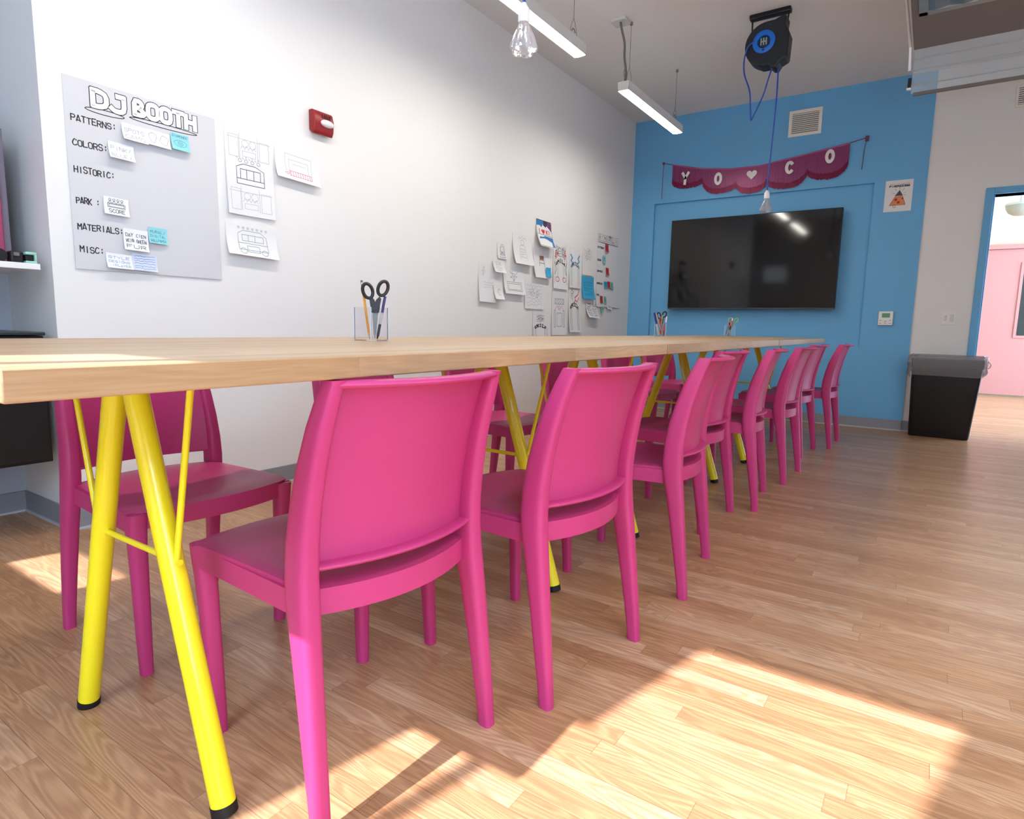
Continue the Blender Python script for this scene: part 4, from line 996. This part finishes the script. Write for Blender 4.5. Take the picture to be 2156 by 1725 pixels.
pencil('yellow pencil with eraser up in the nearest pen cup', (cx-.004, cy_+.002, cz), (cx-.015, cy_+.024, cz+.176), group=G1)
scissors('black handled scissors in the nearest pen cup', (cx+.002, cy_-.012, cz), (.02, -.015, 1), (.73, -.68, 0), BLK, G1)
PEN1 = mat('pen_purple', (60, 50, 110), .4); PCL = mat('pen_clear', (225, 222, 228), .2, alpha=.6)
stick('pen', 'clear barrelled pen with dark purple cap in the nearest pen cup', 'pen', (cx+.010, cy_-.014, cz), (cx+.030, cy_-.030, cz+.130), .0042, [(0, .08, .3, .8, INK, 'tip'), (.08, .35, 1, 1, mat('pen_grip', (70, 65, 75), .5), 'grip'), (.35, .62, .9, .9, PCL, 'barrel'), (.62, 1, 1, 1, PEN1, 'cap')], G1)
cx, cy_ = 4.235, 1.600
cup(cx, cy_, .3, .075, .100, 'clear acrylic pen cup crowded with pens, on the last third of the table row')
NB = mat('marker_navy', (30, 45, 130), .4); RD = mat('marker_redpen', (190, 40, 60), .4); PP = mat('marker_pinkpen', (225, 90, 120), .4)
stick('marker', 'navy blue capped marker leaning left in the middle pen cup', 'marker', (cx-.004, cy_+.010, cz+.004), (cx-.014, cy_+.046, cz+.160), .007, [(0, .5, .8, 1, mat('marker_white', (215, 215, 220), .4), 'barrel'), (.5, 1, 1.1, 1, NB, 'cap')], G2)
pencil('natural wood pencil leaning left in the middle pen cup', (cx-.012, cy_-.026, cz), (cx-.030, cy_+.030, cz+.165), NATP, G2)
pencil('red pencil upright in the middle pen cup', (cx+.012, cy_-.0, cz), (cx+.0, cy_+.010, cz+.140), mat('pencil_red', (170, 60, 40), .5), G2)
pencil('yellow pencil leaning right in the middle pen cup', (cx+.004, cy_+.012, cz), (cx+.020, cy_-.006, cz+.150), PENC, G2)
scissors('black handled scissors in the middle pen cup', (cx+.018, cy_+.006, cz+.012), (.0, -.02, 1), (.55, -.83, 0), BLK, G2, sc_=.9)
stick('pen', 'grey pen with white cap in the middle pen cup', 'pen', (cx+.022, cy_-.018, cz), (cx+.030, cy_-.030, cz+.135), .005, [(0, .1, .3, 1, INK, 'tip'), (.1, .7, 1, 1, mat('pen_grey', (110, 125, 145), .4), 'barrel'), (.7, 1, 1, .9, WPL, 'cap')], G2)
stick('marker', 'pink highlighter at the right of the middle pen cup', 'marker', (cx-.010, cy_-.030, cz), (cx-.002, cy_-.022, cz+.075), .006, [(0, .5, .6, .9, RD, 'barrel'), (.5, 1, 1, 1, PP, 'cap')], G2)
cx, cy_ = 5.700, 1.510
cup(cx, cy_, 0.3, .085, .098, 'clear acrylic pen cup farthest along the tables, before the screen')
pencil('pale pencil leaning left in the farthest pen cup', (cx+.008, cy_-.01, cz), (cx+.0, cy_+.020, cz+.165), WOODT, G3)
stick('marker', 'pink capped marker in the farthest pen cup', 'marker', (cx-.02, cy_+.004, cz), (cx-.014, cy_-.024, cz+.155), .008, [(0, .35, .5, .7, mat('brush_wood', (205, 140, 95), .5), 'barrel'), (.35, .55, .7, 1, BLK, 'grip'), (.55, .85, 1, 1, PP, 'cap'), (.85, 1, .7, .6, WPL, 'cap_tip')], G3)
stick('pen', 'dark red pen in the farthest pen cup', 'pen', (cx+.02, cy_+.01, cz), (cx+.0, cy_+.004, cz+.130), .005, [(0, .5, .8, 1, mat('pen_darkred', (120, 40, 45), .4), 'barrel'), (.5, 1, 1.2, 1.2, BLK, 'cap')], G3)
scissors('green handled scissors leaning right in the farthest pen cup', (cx-.002, cy_+.014, cz), (.05, -.30, 1), (.3, -.95, .0), mat('scissor_green', (120, 190, 130), .4), G3, sc_=.95)
pencil('grey pencil at the left of the farthest pen cup', (cx-.015, cy_+.025, cz), (cx-.008, cy_+.012, cz+.100), mat('pencil_greybody', (110, 110, 120), .5), G3)
